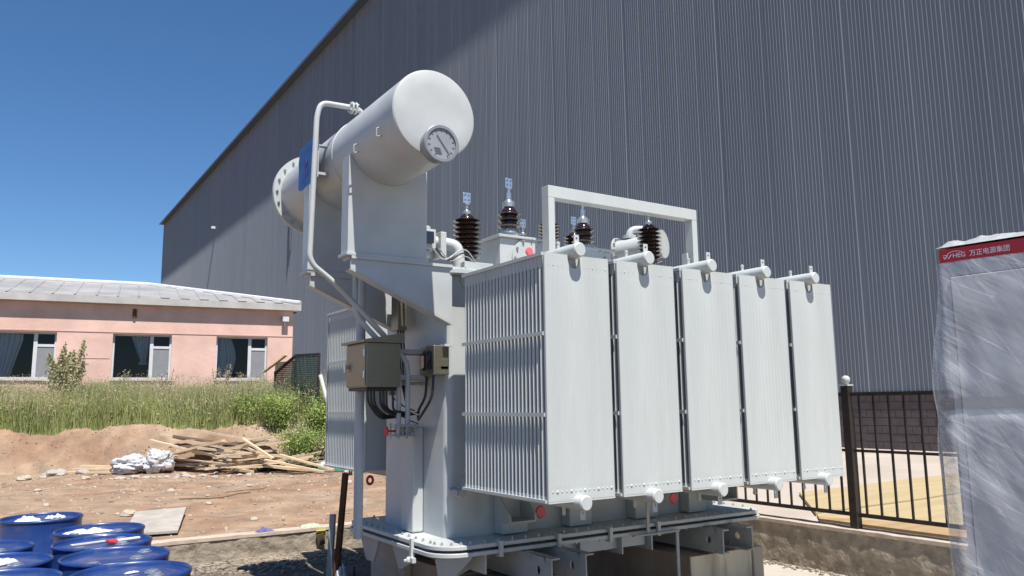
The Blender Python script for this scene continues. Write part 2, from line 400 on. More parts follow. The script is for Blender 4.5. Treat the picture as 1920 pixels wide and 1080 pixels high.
for wi, (a, b_) in enumerate(wins):
    fr = MB(); w = b_-a; mu = a+w*.66
    for q in ((a, a+.05, SILL, TOP), (b_-.05, b_, SILL, TOP), (mu-.045, mu+.045, SILL, TOP)): hb(fr, q[0], q[1], .12, .19, q[2], q[3])
    hb(fr, a+.05, b_-.05, .13, .18, SILL, SILL+.05); hb(fr, a+.05, b_-.05, .13, .18, TOP-.04, TOP)
    hb(fr, mu+.045, b_-.05, .125, .185, TOP-.38, TOP-.31)
    f = fr.build('window', UPVC, hs)
    hb(MB(), 0, 1, 0, 1, 0, 1)
    gp = MB(); 
    for s0_, s1_, z0_, z1_ in ((a+.05, mu-.045, SILL+.05, TOP-.04), (mu+.045, b_-.05, TOP-.31, TOP-.04)):
        gp.add([tuple(hp+u*s_+nv*.153+Vector((0,0,z_))) for s_, z_ in ((s0_,z0_),(s1_,z0_),(s1_,z1_),(s0_,z1_))], [(0,1,2,3)])
    gp.build('pane', WGLASS, f)
    sc = MB(); hb(sc, mu+.045, b_-.05, .14, .146, SILL+.05, TOP-.38); sc.build('fly_screen', SCREEN, f)
    sl = MB(); hb(sl, a-.03, b_+.03, -.05, .12, SILL-.045, SILL); sl.build('sill', TRIMW, f)
    # curtain: gathered sheet
    cu = MB(); nu_, nv_ = 26, 14
    if wi == 0: L = lambda t, v: (a+.02, a+.02+(.62-.30*max(0, v-.15)**1)*1.0)
    elif wi == 1: L = lambda t, v: (mu-.52+.26*min(1, v/.62)*1.0 - (.06 if v > .62 else 0), mu-.02-.10*min(1, v/.62)+(.03 if v > .62 else 0))
    else: L = lambda t, v: (a+.05+.05*v, a+.42+.1*math.sin(v*4)+(.12*v))
    vmax = .68 if wi == 1 else 1
    for j in range(nv_+1):
        v = j/nv_*vmax
        lo, hi = L(0, v)
        for i in range(nu_+1):
            t = i/nu_; s_ = lo+(hi-lo)*t; d_ = .25+.03*math.sin(t*34)+.01*math.sin(t*71)
            z_ = TOP-.03-(TOP-SILL-.06)*v
            cu.v.append(tuple(hp+u*s_+nv*d_+Vector((0,0,z_))))
    cu.f = [(j*(nu_+1)+i, j*(nu_+1)+i+1, (j+1)*(nu_+1)+i+1, (j+1)*(nu_+1)+i) for j in range(nv_) for i in range(nu_)]
    cu.build('curtain', CLOTHW, f, smooth=True)
# roof : ribbed sheets with a hipped right end, fascia
RZ = 5.62; RD = 3.75
def roofplane(b, A, B_, Cc, D, n):   # A,B eave ends; D,C ridge ends ; ribs
    A, B_, Cc, D = map(Vector, (A, B_, Cc, D)); nrm = (B_-A).cross(D-A).normalized()
    if nrm.z < 0: nrm = -nrm
    prof = []
    for i in range(n):
        for t, h in ((0, 0), (.42, 0), (.45, .022), (.51, .022), (.54, 0)): prof.append(((i+t)/n, h))
    prof.append((1, 0)); k = len(b.v)
    for t, h in prof: b.v += [tuple(A.lerp(B_, t)+nrm*h), tuple(D.lerp(Cc, t)+nrm*h)]
    b.f += [(k+2*i, k+2*i+2, k+2*i+3, k+2*i+1) for i in range(len(prof)-1)]
E0 = hp + u*(SL-.3) - nv*.20; E1 = hp + u*(S1+.17) - nv*.20; B1 = hp + u*(S1+.17) + nv*7.6; B0 = hp+u*(SL-.3)+nv*7.6
Rr = hp + u*(-.35) + nv*RD; Rl = hp + u*(SL-.3) + nv*RD
ez = Vector((0,0,4.70)); rz = Vector((0,0,RZ))
rm = MB(); roofplane(rm, E0+ez, hp+u*(-.35)-nv*.20+ez, Rr+rz, Rl+rz, 26)
A = hp+u*(-.35)-nv*.20+ez
n_ = 8                               # part of the front slope that runs out along the hip
for i in range(n_):
    t0, t1 = i/n_, (i+1)/n_
    p0, p1 = A.lerp(E1+ez, t0), A.lerp(E1+ez, t1); q0, q1 = (Rr+rz).lerp(E1+ez, t0), (Rr+rz).lerp(E1+ez, t1)
    up_ = Vector((0,-.006,.022)); tm = (t0*.45+t1*.55); pm, qm = A.lerp(E1+ez, tm), (Rr+rz).lerp(E1+ez, tm)
    rm.add([p0, pm, pm+up_, p1+up_, p1, q0, qm, qm+up_, q1+up_, q1], [(0,1,6,5),(1,2,7,6),(2,3,8,7),(3,4,9,8)])
rm.add([E1+ez, B1+ez, Rr+rz], [(0,1,2)]); rm.add([Rl+rz, Rr+rz, B1+ez, B0+ez], [(0,1,2,3)])
roof = rm.build('roof', ROOFM, hs)
rc = MB(); rc.tube([Rl+rz+Vector((0,0,.03)), Rr+rz+Vector((0,0,.03)), E1+ez+Vector((0,0,.05))], .06, 6); rc.build('ridge_cap', UPVC, roof)
fs = MB(); hb(fs, SL-.32, S1+.19, -.22, -.19, 4.51, 4.70); hb(fs, S1+.17, S1+.19, -.19, 7.6, 4.51, 4.70); hb(fs, SL-.3, S1+.17, -.19, 0, 4.50, 4.52); fs.build('fascia', ROOFE, hs)
lp = MB(); c = hp+u*3.36-nv*.12+Vector((0,0,4.25)); lp.obox(c, u*.09, nv*.07, Vector((0,0,.07))); lp.obox(c+nv*.09-Vector((0,0,.1)), u*.03, nv*.03, Vector((0,0,.1)))
lp.build('floodlight', WHITEP, hs)
vt = MB(); vt.cyl(hp+u*-.70-nv*.02+Vector((0,0,4.15)), hp+u*-.70-nv*.02+Vector((0,0,4.40)), .05); vt.build('vent_pipe', RUST, hs)

# ------------------------------------------------------------------ transformer
T = empty('power_transformer', (4.3, 5.9, 0.), 'large light grey oil-filled power transformer standing on timber plinths', 'transformer')
TY0, TY1, TX0, TX1 = 5.34, 6.5, 2.87, 5.72
tk = MB(); c_ = .09
def oct_(x0, x1, y0, y1, c): return [(x0+c,y0),(x1-c,y0),(x1,y0+c),(x1,y1-c),(x1-c,y1),(x0+c,y1),(x0,y1-c),(x0,y0+c)]
def rnd_(x0, x1, y0, y1, r, n=6):
    P = []
    for cx, cy, a0 in ((x1-r,y0+r,-90),(x1-r,y1-r,0),(x0+r,y1-r,90),(x0+r,y0+r,180)):
        for k in range(n+1): a = math.radians(a0+90*k/n); P.append((cx+r*math.cos(a), cy+r*math.sin(a)))
    return P
tk.prism(rnd_(TX0, TX1, TY0, TY1, .07), 'z', .68, 2.66)
tank = tk.build('tank', PAINT, T, smooth=True)
cv = MB().prism(rnd_(TX0-.10, TX1+.1, TY0-.12, TY1+.12, .16), 'z', 2.66, 2.70); cv.build('cover', PAINT, T, bevel=.004, smooth=True)
# stiffeners on end and front
sf = MB(); sf.box(2.775, TX0-.001, 5.72, 5.94, .685, 1.49); sf.build('stiffener', PAINT, T, bevel=.012)
for x0, x1 in ((3.28, 3.52), (3.92, 4.15), (4.62, 4.88), (5.25, 5.46)):
    MB().box(x0, x1, TY0-.12, TY0-.001, .685, 2.5).build('stiffener', PAINT, T, bevel=.01)
for x0, x1 in ((3.28, 3.52), (4.62, 4.88)): MB().box(x0, x1, TY1+.001, TY1+.12, .685, 2.5).build('stiffener', PAINT, T, bevel=.01)
# base flange pair
fo = rnd_(2.635, 6.03, 5.0, 6.80, .22)
fl = MB().prism(fo, 'z', .652, .680).build('tank_flange', PAINT, T, bevel=.003, smooth=True)
f2 = MB().prism([(x, y) for x, y in rnd_(2.625, 6.04, 4.99, 6.81, .22)], 'z', .604, .632).build('base_flange', PAINT, T, bevel=.003, smooth=True)
MB().prism(rnd_(2.65, 6.01, 5.02, 6.78, .22), 'z', .632, .652).build('gasket', BLACK, T)
bl = MB(); nb = []
x = 2.9
while x < 5.9: nb.append((x, 5.045)); nb.append((x, 6.755)); x += .118
yb = 5.25
while yb < 6.6: nb.append((2.69, yb)); nb.append((5.98, yb)); yb += .118
for x, y in nb: bl.bolt((x, y, .680)); bl.bolt((x, y, .604), (0,0,-1))
for k in range(4):
    a = math.radians(190+k*24); bl.bolt((2.635+.22+.165*math.cos(a), 5.22+.165*math.sin(a), .68))
bl.build('flange_bolts', STEELG, T)['kind'] = 'stuff'
for x in (3.10, 3.62, 4.12, 4.63):
    MB().box(x, x+.03, 4.965, 5.03, .682, .692).box(x, x+.03, 4.965, 4.988, .592, .682).box(x, x+.03, 4.965, 5.03, .582, .592).build('flange_clamp', RADP, T)
MB().box(2.61, 2.632, 5.40, 5.43, .57, .70).bolt((2.61, 5.415, .55), (-1,0,0), .02, .03).box(2.60, 2.632, 5.36, 5.45, .535, .57).build('flange_clamp', RADP, T)
bt = MB(); bt.prism(rnd_(TX0+.02, TX1-.02, TY0+.02, TY1-.02, .07), 'z', .50, .604); bt.build('base_pan', PAINTD, T)
# corner gussets and hanging stiffener plates below the flange
gs = MB(); gs.add([(2.66,5.10,.60),(2.90,5.02,.60),(2.90,5.02,.585),(2.78,5.10,.44),(2.70,5.14,.44),(2.66,5.12,.585),
                  (2.72,5.2,.60),(2.96,5.12,.60),(2.96,5.12,.585),(2.84,5.2,.44),(2.76,5.22,.44),(2.72,5.2,.585)],
                 [(0,1,2,3,4,5),(11,10,9,8,7,6),(0,6,7,1),(1,7,8,2),(2,8,9,3),(3,9,10,4),(4,10,11,5),(5,11,6,0)])
gs.build('corner_gusset', PAINTD, T); gs = MB()
gs.prism([(6.55,.60),(6.15,.60),(6.15,.56),(6.25,.40),(6.40,.40)], 'x', 2.68, 2.70)
gs.build('corner_gusset', PAINTD, T); gs = MB()
gs.prism([(5.9,.60),(5.5,.60),(5.55,.50),(5.75,.42)], 'x', 2.68, 2.70)
gs.build('corner_gusset', PAINTD, T); gs = MB()
gs.prism([(2.66,.602),(3.02,.602),(3.02,.46),(2.90,.42),(2.80,.52)], 'y', 5.26, 5.275)
gs.build('corner_gusset', PAINTD, T)
for x in (3.02, 3.88, 4.30, 4.62): MB().box(x, x+.012, 5.04, 5.40, .46, .602).build('hanging_plate', PAINT, T)
MB().box(3.70, 4.60, 5.10, 5.112, .50, .602).build('hanging_plate', PAINT, T)
# skid channels under the tank
def channel(x, y0, y1, z0, z1, d):
    h = MB(); w = .012; fw = .075*d
    n = 14; cy, cz = y0+.16, (z0+z1)/2
    # web with a round hole: ring of quads around the hole
    k = len(h.v); sq = []; ci = []
    for i in range(n):
        a = 2*PI*i/n; c, s_ = math.cos(a), math.sin(a); q = max(abs(c), abs(s_)); ci.append((cy+.026*c, cz+.032*s_)); sq.append((cy+.09*c/q, cz+(z1-z0)/2*s_/q))
    for X_ in (x, x+w*d):
        for P_ in (ci, sq): h.v += [(X_, a, b) for a, b in P_]
    for i in range(n):
        j = (i+1) % n
        h.f += [(i, j, n+j, n+i), (2*n+i, 3*n+i, 3*n+j, 2*n+j), (i, 2*n+i, 2*n+j, j)]
    xa, xb = sorted((x, x+w*d))
    h.box(xa, xb, y0, cy-.09, z0, z1); h.box(xa, xb, cy+.09, y1, z0, z1)
    xa, xb = sorted((x+w*d, x+fw))
    h.box(xa, xb, y0, y1, z1-.012, z1); h.box(xa, xb, y0, y1, z0, z0+.012)
    return h
for x, d in ((3.30, 1), (3.60, 1), (5.18, 1), (5.55, -1)):
    channel(x, 4.62 if x < 5 else 4.78, 7.0, .40, .598, d).build('skid_channel', PAINTD, T)
# jacking bracket on the front
jb = MB(); jb.box(3.22, 3.46, 5.02, TY0-.121, .790, .805); jb.prism([(5.02,.805),(5.02,.85),(5.19,1.0),(5.22,1.0),(5.22,.805)], 'x', 3.22, 3.235)
jb.prism([(5.02,.805),(5.02,.85),(5.19,1.0),(5.22,1.0),(5.22,.805)], 'x', 3.445, 3.46); jb.build('jacking_bracket', PAINTD, T)
jb = MB(); jb.box(2.88, 2.96, 5.2, 5.339, 1.0, 1.04).cyl((2.92,5.19,1.02),(2.92,5.339,1.02),.03); jb.build('drain_boss', PAINTD, T)
jb = MB(); jb.box(5.42, 5.66, 5.02, 5.22, .79, .805).box(5.42,5.435,5.02,5.22,.805,.95).box(5.645,5.66,5.02,5.22,.805,.95); jb.build('jacking_bracket', PAINTD, T)
# pink valve seals
for x, z, y in ((3.62, .83, 5.20), (5.04, .83, 5.20)):
    MB().lathe([(.012,-.012),(.04,-.012),(.05,0),(.04,.012),(.012,.012)], (x, y, z), (0,-1,0), 20).build('drain_valve_seal', PINK, T, smooth=True)
MB().lathe([(.012,-.012),(.03,-.012),(.038,0),(.03,.012),(.012,.012)], (3.58, 5.24, 2.895), (0,-1,0), 20).build('vent_valve_seal', PINK, T, smooth=True)
MB().tube([(2.90+.028*math.sin(t), 6.86, .995+.034*math.cos(t)) for t in np.linspace(0, 2*PI, 21)], .012, 8).build('drain_valve_seal', RED, T, smooth=True)

# radiators -------------------------------------------------------
def make_radiator():
    og = Vector((0,0,0)); W2 = .26; y0, y1 = -1.364, -.334; zb, zt = 1.075, 2.605; n = 24
    r = MB(); dy = (y1-y0)/n
    for i in range(1, n):
        yc = y0 + dy*(i+.5); t = .0115
        # plan section: tapered edges like pressed steel panels
        sec = [(-W2, -.0025), (-W2+.010, -t), (-W2+.03, -t*.75), (W2-.03, -t*.75), (W2-.010, -t), (W2, -.0025), (W2, .0025), (W2-.010, t), (W2-.03, t*.75), (-W2+.03, t*.75), (-W2+.010, t), (-W2, .0025)]
        r.prism([(a, yc+b) for a, b in sec], 'z', zb+.005, zt-.012)
    for i in range(1, n):                 # closed collars at top and bottom of each panel
        yc = y0 + dy*(i+.5)
        for z0, z1 in ((zt-.085, zt-.013), (zb+.006, zb+.03)):
            r.prism([(-W2-.002, yc-.004), (-W2+.012, yc-.0195), (W2-.012, yc-.0195), (W2+.002, yc-.004), (W2+.002, yc+.004), (W2-.012, yc+.0195), (-W2+.012, yc+.0195), (-W2-.002, yc+.004)], 'z', z0, z1)
    rad = r.build('radiator', RADP, T, origin=(0,0,0))
    # front panel : vertical flutes, rounded edge, notch for the header, embossed dots
    f = MB(); m_ = 29; cols = []
    for i in range(m_+1):
        t = i/m_; x = -W2 + 2*W2*t
        cols.append(x)
    def topz(x):
        a = abs(x+.03)
        if a < .048: return zt-.03 - .055*math.sqrt(max(0, 1-(a/.048)**2)) if a < .048 else zt
        e = W2-abs(x)
        return zt - (.018 if e < .004 else 0) - .0
    fine = []
    N = 116
    for i in range(N+1):
        x = -W2 + 2*W2*i/N; ph = (i % 8)
        d = (0, .0002, .0006, .0009, .0009, .0006, .0002, 0)[ph]
        if i < 5 or i > N-5: d = .0
        fine.append((x, d))
    yf = y0; zsr = [zb, zb+.03, zb+.075, zb+.09, zt-.13, zt-.105, None]
    k = 0
    for x, d in fine:
        e = W2-abs(x); er = .006*(1-min(1, e/.006))
        zz = topz(x)
        for j, z in enumerate(zsr):
            dd = d if 2 < j < 5 else 0
            f.v.append((x, yf - dd + er, z if z is not None else zz))
    J = len(zsr)
    f.f += [(i*J+j, (i+1)*J+j, (i+1)*J+j+1, i*J+j+1) for i in range(N) for j in range(J-1)]
    k = len(f.v)                              # rim returning backwards
    rim = [f.v[i*J+J-1] for i in range(N+1)]
    f.v += rim + [(x, yf+.016, z) for x, yq, z in rim]
    f.f += [(k+i, k+i+1, k+N+1+i+1, k+N+1+i) for i in range(N)]
    f.box(-W2, -W2+.002, yf+.004, yf+.02, zb, zt-.02); f.box(W2-.002, W2, yf+.004, yf+.02, zb, zt-.02)
    f.box(-W2, W2, yf+.001, yf+.02, zb-.012, zb)
    f.box(-W2, W2, yf+.018, yf+.022, zb, zt-.09)
    dts = f
    for z, r1 in ((zt-.075, .0035), (zb+.055, .006)):
        for i in range(14):
            x = -W2+.03+i*(2*W2-.06)/13
            if abs(x+.03) < .06 and z > 2: continue
            rr_ = r1*(1.6 if i % 3 == 1 else 1)
            dts.lathe([(rr_, 0), (rr_*.7, rr_*.5), (rr_*.2, rr_*.7)], (x, yf, z), (0,-1,0), 8)
    f.build('front_panel', RADP, rad, origin=(0,0,0))
    hx = -.03
    for nm, hz in (('upper_header', 2.632), ('lower_header', 1.058)):
        h = MB(); r0 = .047
        h.lathe([(.02, -1.44), (.040, -1.44), (r0, -1.432), (r0, -.02), (.075, -.02), (.075, 0)], (hx, 0, hz), (0,1,0), 24)
        hd = h.build(nm, RADP, rad, origin=(0,0,0), smooth=True)
        g_ = 1 if hz > 2 else -1
        lg = MB(); zc = hz+g_*.07; a = .019
        lg.box(hx-a, hx-.007, -1.40, -1.393, zc-.032, zc+.032); lg.box(hx+.007, hx+a, -1.40, -1.393, zc-.032, zc+.032)
        lg.box(hx-.007, hx+.007, -1.40, -1.393, zc-.032, zc+.002); lg.box(hx-.007, hx+.007, -1.40, -1.393, zc+.016, zc+.032)
        lg.build('lifting_lug', RADP, hd, origin=(0,0,0))
        lg2 = MB().cyl((hx+.0, -1.2, hz+g_*.03), (hx, -1.2, hz+g_*.075), .011, 10).bolt((hx, -1.2, hz+g_*.075), (0,0,g_), .014, .012); lg2.build('vent_plug', RADP, hd, origin=(0,0,0))
    for z in (1.595, 2.095):
        for sx in (-1, 1):
            xa, xb = sorted((sx*(W2+.002), sx*(W2+.012))); MB().box(xa, xb, y0+.02, y1+.01, z-.012, z+.012).build('spacer_bar', RADP, rad, origin=(0,0,0))
    for z0, z1 in ((zt-.016, zt+.006), (zb-.008, zb+.010)):
        for sx in (-1, 1):
            xa, xb = sorted((sx*(W2-.012), sx*(W2+.012))); MB().box(xa, xb, y0+.02, y1+.01, z0, z1).build('edge_rail', RADP, rad, origin=(0,0,0))
    return rad
rad0 = make_radiator()
RX = [2.832, 3.425, 4.033, 4.623, 5.208]
To = Vector((4.3, 5.9, 0))
for i, rx in enumerate(RX):
    r = rad0 if i == 0 else copy_tree(rad0, T)
    r.location = Vector((rx+.26, TY0, 0)) - To
    r['group'] = 'front bank radiators'
for i, rx in enumerate(RX):
    r = copy_tree(rad0, T); r.rotation_euler = (0, 0, PI)
    r.location = Vector((rx+.26, TY1, 0)) - To; r['group'] = 'rear bank radiators'

# conservator -------------------------------------------------------
CX, CZ, CR = 2.327, 3.582, .305
cs = MB(); cs.lathe([(.0, 4.5), (CR-.004, 4.5), (CR, 4.504), (CR, 6.90)], (CX, 0, CZ), (0,1,0), 72)
con = cs.build('conservator', PAINT, T, smooth=True)
MB().lathe([(.2, 4.494), (CR-.012, 4.494), (CR-.006, 4.497), (CR-.006, 4.502)], (CX, 0, CZ), (0,1,0), 72).build('end_cap', PAINT, con, smooth=True)
fg = MB(); fg.lathe([(CR+.001, 6.90), (.372, 6.90), (.372, 6.918), (.30, 6.918)], (CX, 0, CZ), (0,1,0), 64); fgo = fg.build('end_flange', PAINT, con, smooth=True)
fb = MB()
for k in range(20):
    a = 2*PI*k/20; fb.bolt((CX+.339*math.cos(a), 6.90, CZ+.339*math.sin(a)), (0,-1,0), .013, .012)
fb.build('flange_bolts', STEELG, fgo)
MB().lathe([(.372, 6.922), (.372, 6.94), (.1, 6.955)], (CX, 0, CZ), (0,1,0), 64).build('cover_plate', PAINT, con, smooth=True)
sm = MB(); sm.lathe([(CR, 5.60), (CR+.004, 5.603), (CR+.004, 5.612), (CR, 5.615)], (CX, 0, CZ), (0,1,0), 72); sm.build('weld_seam', PAINT, con, smooth=True)
# oil level gauge
gx, gz = 2.331, 3.352
gm = MB(); gm.lathe([(.06, 4.495), (.115, 4.49), (.118, 4.43), (.128, 4.425), (.128, 4.405), (.122, 4.40), (.104, 4.40), (.103, 4.412), (.05, 4.412)], (gx, 0, gz), (0,1,0), 48)
gau = gm.build('oil_gauge', BEZEL, con, smooth=True, ang=30)
MB().lathe([(.05, 4.410), (.104, 4.410), (.104, 4.414)], (gx, 0, gz), (0,1,0), 48).build('dial', DIAL, gau)
dm = MB()
for k in range(13):
    a = math.radians(-60 + k*25); r0, r1 = .083, .097
    ca, sa = math.cos(a), math.sin(a)
    dm.obox((gx+ca*.09, 4.408, gz+sa*.09), (ca*.008, 0, sa*.008), (-sa*.003, 0, ca*.003), (0, .0008, 0))
for k in range(4): dm.box(gx-.055+.004*k, gx-.008+.004*k, 4.4072, 4.4088, gz-.035-.012*k, gz-.031-.012*k)
dm.build('scale', DIALM, gau)
nd = MB(); a = math.radians(-52); dr = Vector((math.cos(a), 0, math.sin(a))); nd.obox(Vector((gx+.013, 4.405, gz-.005)), dr*.078, Vector((-dr.z, 0, dr.x))*.0025, (0,.001,0)); nd.build('needle', DIALM, gau)
# two saddle supports
for ys in (5.25, 6.12):
    P_ = [(2.035, 2.745), (2.64, 2.745)]
    aR = math.asin((2.64-.018-CX)/CR) if abs(2.64-.018-CX) < CR else PI/2
    arc = [(CX+(CR+.001)*math.sin(t), CZ-(CR+.001)*math.cos(t)) for t in np.linspace(math.radians(78), math.radians(-68), 24)]
    P_ += [(2.64, arc[0][1])] + [a_ for a_ in arc if True] + [(2.035, arc[-1][1])]
    sp = MB().prism(P_, 'y', ys, ys+.012); sp.box(2.025, 2.035, ys-.0, ys+.13, 2.745, CZ-.12); sp.box(2.64, 2.65, ys, ys+.13, 2.745, CZ-.05)
    sp.build('saddle_support', PAINT, T)
    MB().box(2.01, 2.66, ys-.02, ys+.15, 2.722, 2.744).build('support_foot', PAINT, T, bevel=.003)
    # bracket wing
    wg = MB(); wg.prism([(2.05, 2.715), (2.99, 2.715), (2.99, 2.655), (2.868, 2.655), (2.868, 2.27), (2.05, 2.63)], 'y', ys, ys+.012)
    w_ = wg.build('support_bracket', PAINT, T)
    MB().box(2.05, 2.865, ys-.02, ys+.15, 2.7, 2.722).build('bracket_shelf', PAINT, w_)
    fl_ = MB(); d_ = Vector((2.868-2.05, 0, 2.27-2.63)); L_ = d_.length; d_.normalize(); fl_.obox(Vector(((2.868+2.05)/2, ys+.05, 2.447)), d_*L_/2, (0,.05,0), Vector((-d_.z,0,d_.x))*.004); fl_.build('bracket_edge', PAINT, w_)
    bb = MB()
    for x in (2.1, 2.25, 2.4, 2.55): bb.bolt((x, ys+.09, 2.744), (0,0,1), .014, .014)
    bb.build('foot_bolts', STEELG, w_)
# lift lugs on the conservator
for (y_, ang_) in ((4.72, 200), (5.12, 200)):
    a = math.radians(ang_); n__ = Vector((math.cos(a), 0, math.sin(a))); p = Vector((CX, y_, CZ))+n__*CR
    MB().tube(bend([p-n__*.005+Vector((0,0,.03)), p+n__*.035+Vector((0,0,.03)), p+n__*.035-Vector((0,0,.03)), p-n__*.005-Vector((0,0,.03))], .01), .0045, 8).build('handle', PAINTD, con, smooth=True)
# nameplate in blue film
npl = MB().box(1.955, 1.963, 5.73, 6.16, 3.41, 3.72).build('name_plate', PAINT, con)
nb_ = MB(); N = 10
for i in range(N+1):
    for j in range(N+1):
        y_ = 5.735+.43*i/N; z_ = 3.385+.36*j/N; nb_.v.append((1.948+.006*noise.noise((y_*12, z_*12, 1)), y_, z_ + (.03*noise.noise((y_*9, 0, 0)) if j in (0, N) else 0)))
nb_.f = [(i*(N+1)+j, i*(N+1)+j+1, (i+1)*(N+1)+j+1, (i+1)*(N+1)+j) for i in range(N) for j in range(N)]
nb_.build('blue_film', BLUES, npl, smooth=True)
mk = MB(); mk.lathe([(.026,0),(.036,0),(.036,.002),(.026,.002)], (1.941, 5.98, 3.58), (-1,0,0), 16); mk.box(1.939,1.941,5.93,5.945,3.46,3.54).box(1.939,1.941,5.99,6.0,3.47,3.54); mk.build('stamp', BLUEM, npl)
MB().box(1.963, 2.05, 5.76, 5.78, 3.44, 3.46).box(1.963, 2.05, 5.76, 5.78, 3.66, 3.68).build('plate_bracket', PAINT, npl)

# pipes on the tank end ---------------------------------------------
PR = .021
p1 = [(2.29,5.6,3.86),(2.255,5.6,3.945),(2.2,5.6,3.965),(1.925,5.6,3.955),(1.895,5.6,3.84),(1.868,5.6,2.75),(1.90,5.6,2.69),(2.053,5.6,2.582),(2.533,5.6,2.131),(2.655,5.6,2.0),(2.668,5.6,1.9),(2.668,5.6,1.52)]
pp = MB().tube(bend(p1, .07, 6), PR, 14); pp.build('breather_pipe', PAINT, T, smooth=True)
fp = MB()
for x in (2.165, 2.195): fp.cyl((x, 5.6, 3.962), (x+.012, 5.6, 3.962), .048, 20)
for k in range(4):
    a = PI/4+k*PI/2; fp.cyl((2.15, 5.6+.034*math.cos(a), 3.962+.034*math.sin(a)), (2.222, 5.6+.034*math.cos(a), 3.962+.034*math.sin(a)), .008, 8)
fp.build('pipe_flange', PAINT, T, smooth=True)
p2 = [(2.235,5.62,2.70),(2.235,5.62,2.36),(2.33,5.62,2.25),(2.50,5.62,2.09),(2.585,5.61,1.97),(2.592,5.6,1.88),(2.592,5.6,1.52)]
MB().tube(bend(p2, .06, 6), PR, 14).build('drain_pipe', PAINT, T, smooth=True)
MB().cyl((2.40, 5.90, .66), (2.40, 5.90, 2.70), .036, 20).build('discharge_pipe', PAINT, T, smooth=True)
vf = MB()
for z in (1.51, 1.435):
    vf.box(2.53, 2.73, 5.52, 5.68, z-.007, z+.007)
for x in (2.56, 2.63, 2.70):
    for y_ in (5.53, 5.67): vf.cyl((x, y_, 1.41), (x, y_, 1.53), .006, 6)
vf.cyl((2.592,5.6,1.43),(2.592,5.6,1.51),.03); vf.cyl((2.668,5.6,1.43),(2.668,5.6,1.51),.03); vf.box(2.60,2.775,5.56,5.76,1.455,1.49)
vfo = vf.build('valve_body', STEELG, T)
MB().lathe([(.012,0),(.032,0),(.038,.008),(.032,.016),(.012,.016)], (2.50, 5.6, 1.47), (-1,0,0), 18).cyl((2.5,5.6,1.47),(2.56,5.6,1.47),.008).build('valve_handle', RED, vfo, smooth=True)
# control box on the end
cb = MB().box(2.285, 2.56, 5.50, 5.90, 1.80, 2.13); cbo = cb.build('control_box', STAIN, T, bevel=.004)
MB().box(2.276, 2.284, 5.51, 5.885, 1.81, 2.12).build('door', STAIN, cbo, bevel=.003)
MB().prism([(5.47,2.131),(5.93,2.131),(5.93,2.15),(5.47,2.15)], 'x', 2.25, 2.58).prism([(2.25,2.15),(2.58,2.15),(2.58,2.21)], 'y', 5.48, 5.92).build('rain_hood', STAIN, cbo)
MB().cyl((2.276,5.84,1.96),(2.25,5.84,1.96),.014,12).box(2.245,2.255,5.825,5.855,1.92,1.985).build('latch', SILVER, cbo)
MB().cyl((2.272,5.52,1.87),(2.272,5.52,1.92),.007,8).cyl((2.272,5.52,2.03),(2.272,5.52,2.08),.007,8).build('hinge', SILVER, cbo)
MB().box(2.30,2.54,5.53,5.88,1.775,1.799).build('gland_plate', BLACK, cbo)
for z in (1.86, 2.06): MB().box(2.561, 2.869, 5.60, 5.80, z, z+.035).build('box_bracket', PAINTD, cbo)
for k in range(7):
    x = 2.32+.034*k; y_ = 5.56+.02*(k % 3)
    MB().tube(bend([(x,y_,1.78),(x+.005,y_,1.66-.012*k+.03),(x+.09,y_-.01,1.565+.008*k),(2.60,5.64,1.575+.006*k),(2.76,5.62,1.60)], .07, 5), .0095, 8).build('cable', CABLE, cbo, smooth=True)
# thermometer boxes
for y0_, y1_, x0_ in ((5.53, 5.66, 2.80), (5.30, 5.43, 2.74)):
    tb = MB().box(x0_, TX0-.001 if x0_ > 2.78 else TX0, y0_, y1_, 1.885, 2.11); t_ = tb.build('thermometer_box', STAIN, T, bevel=.006)
    yc = (y0_+y1_)/2; ring = [(yc+.04*math.cos(a)**3*0+.038*max(-1,min(1,1.5*math.cos(a))), 2.0+.07*max(-1,min(1,1.25*math.sin(a)))) for a in np.linspace(0, 2*PI, 24, endpoint=False)]
    MB().prism(ring, 'x', x0_-.008, x0_).build('window_seal', BLACK, t_)
    MB().prism([(yc+(a-yc)*.72, 2.0+(b-2.0)*.82) for a, b in ring], 'x', x0_-.010, x0_-.008).build('window_glass', GLASSD, t_)
    MB().tube(bend([(x0_+.03, yc, 1.885), (x0_+.02, yc, 1.72), (x0_-.02, yc+.05, 1.62), (2.76, 5.6, 1.55)], .07), .0105, 8).build('cable', CABLE, t_, smooth=True)
MB().box(TX0-.06, TX0, 5.26, 5.50, 2.10, 2.118).build('shelf', RADP, T)
# tall trunking box behind the gusset, oil cup
tb = MB().box(2.70, 2.78, 5.86, 5.99, 2.27, 2.70).build('trunking_box', STAIN, T, bevel=.004)
for k in range(3): MB().tube([(2.72+.025*k, 5.90, 2.27), (2.73+.02*k, 5.88, 2.05), (2.72+.02*k, 5.82, 1.85), (2.73, 5.75, 1.66)], .008, 8).build('cable', CABLE, tb, smooth=True)
oc = MB(); oc.lathe([(.05,0),(.062,.004),(.062,.02),(.052,.028),(.062,.036),(.062,.052),(.052,.06),(.062,.068),(.062,.10),(.03,.115)], (2.62, 5.80, 1.86), (0,0,1), 24); oco = oc.build('gas_collector', STAIN, T, smooth=True)
MB().box(2.575, 2.665, 5.74, 5.80, 1.74, 1.855).cyl((2.62,5.73,1.80),(2.62,5.74,1.80),.03).box(2.66,2.869,5.77,5.79,1.82,1.85).build('collector_body', PAINT, oco, bevel=.005)
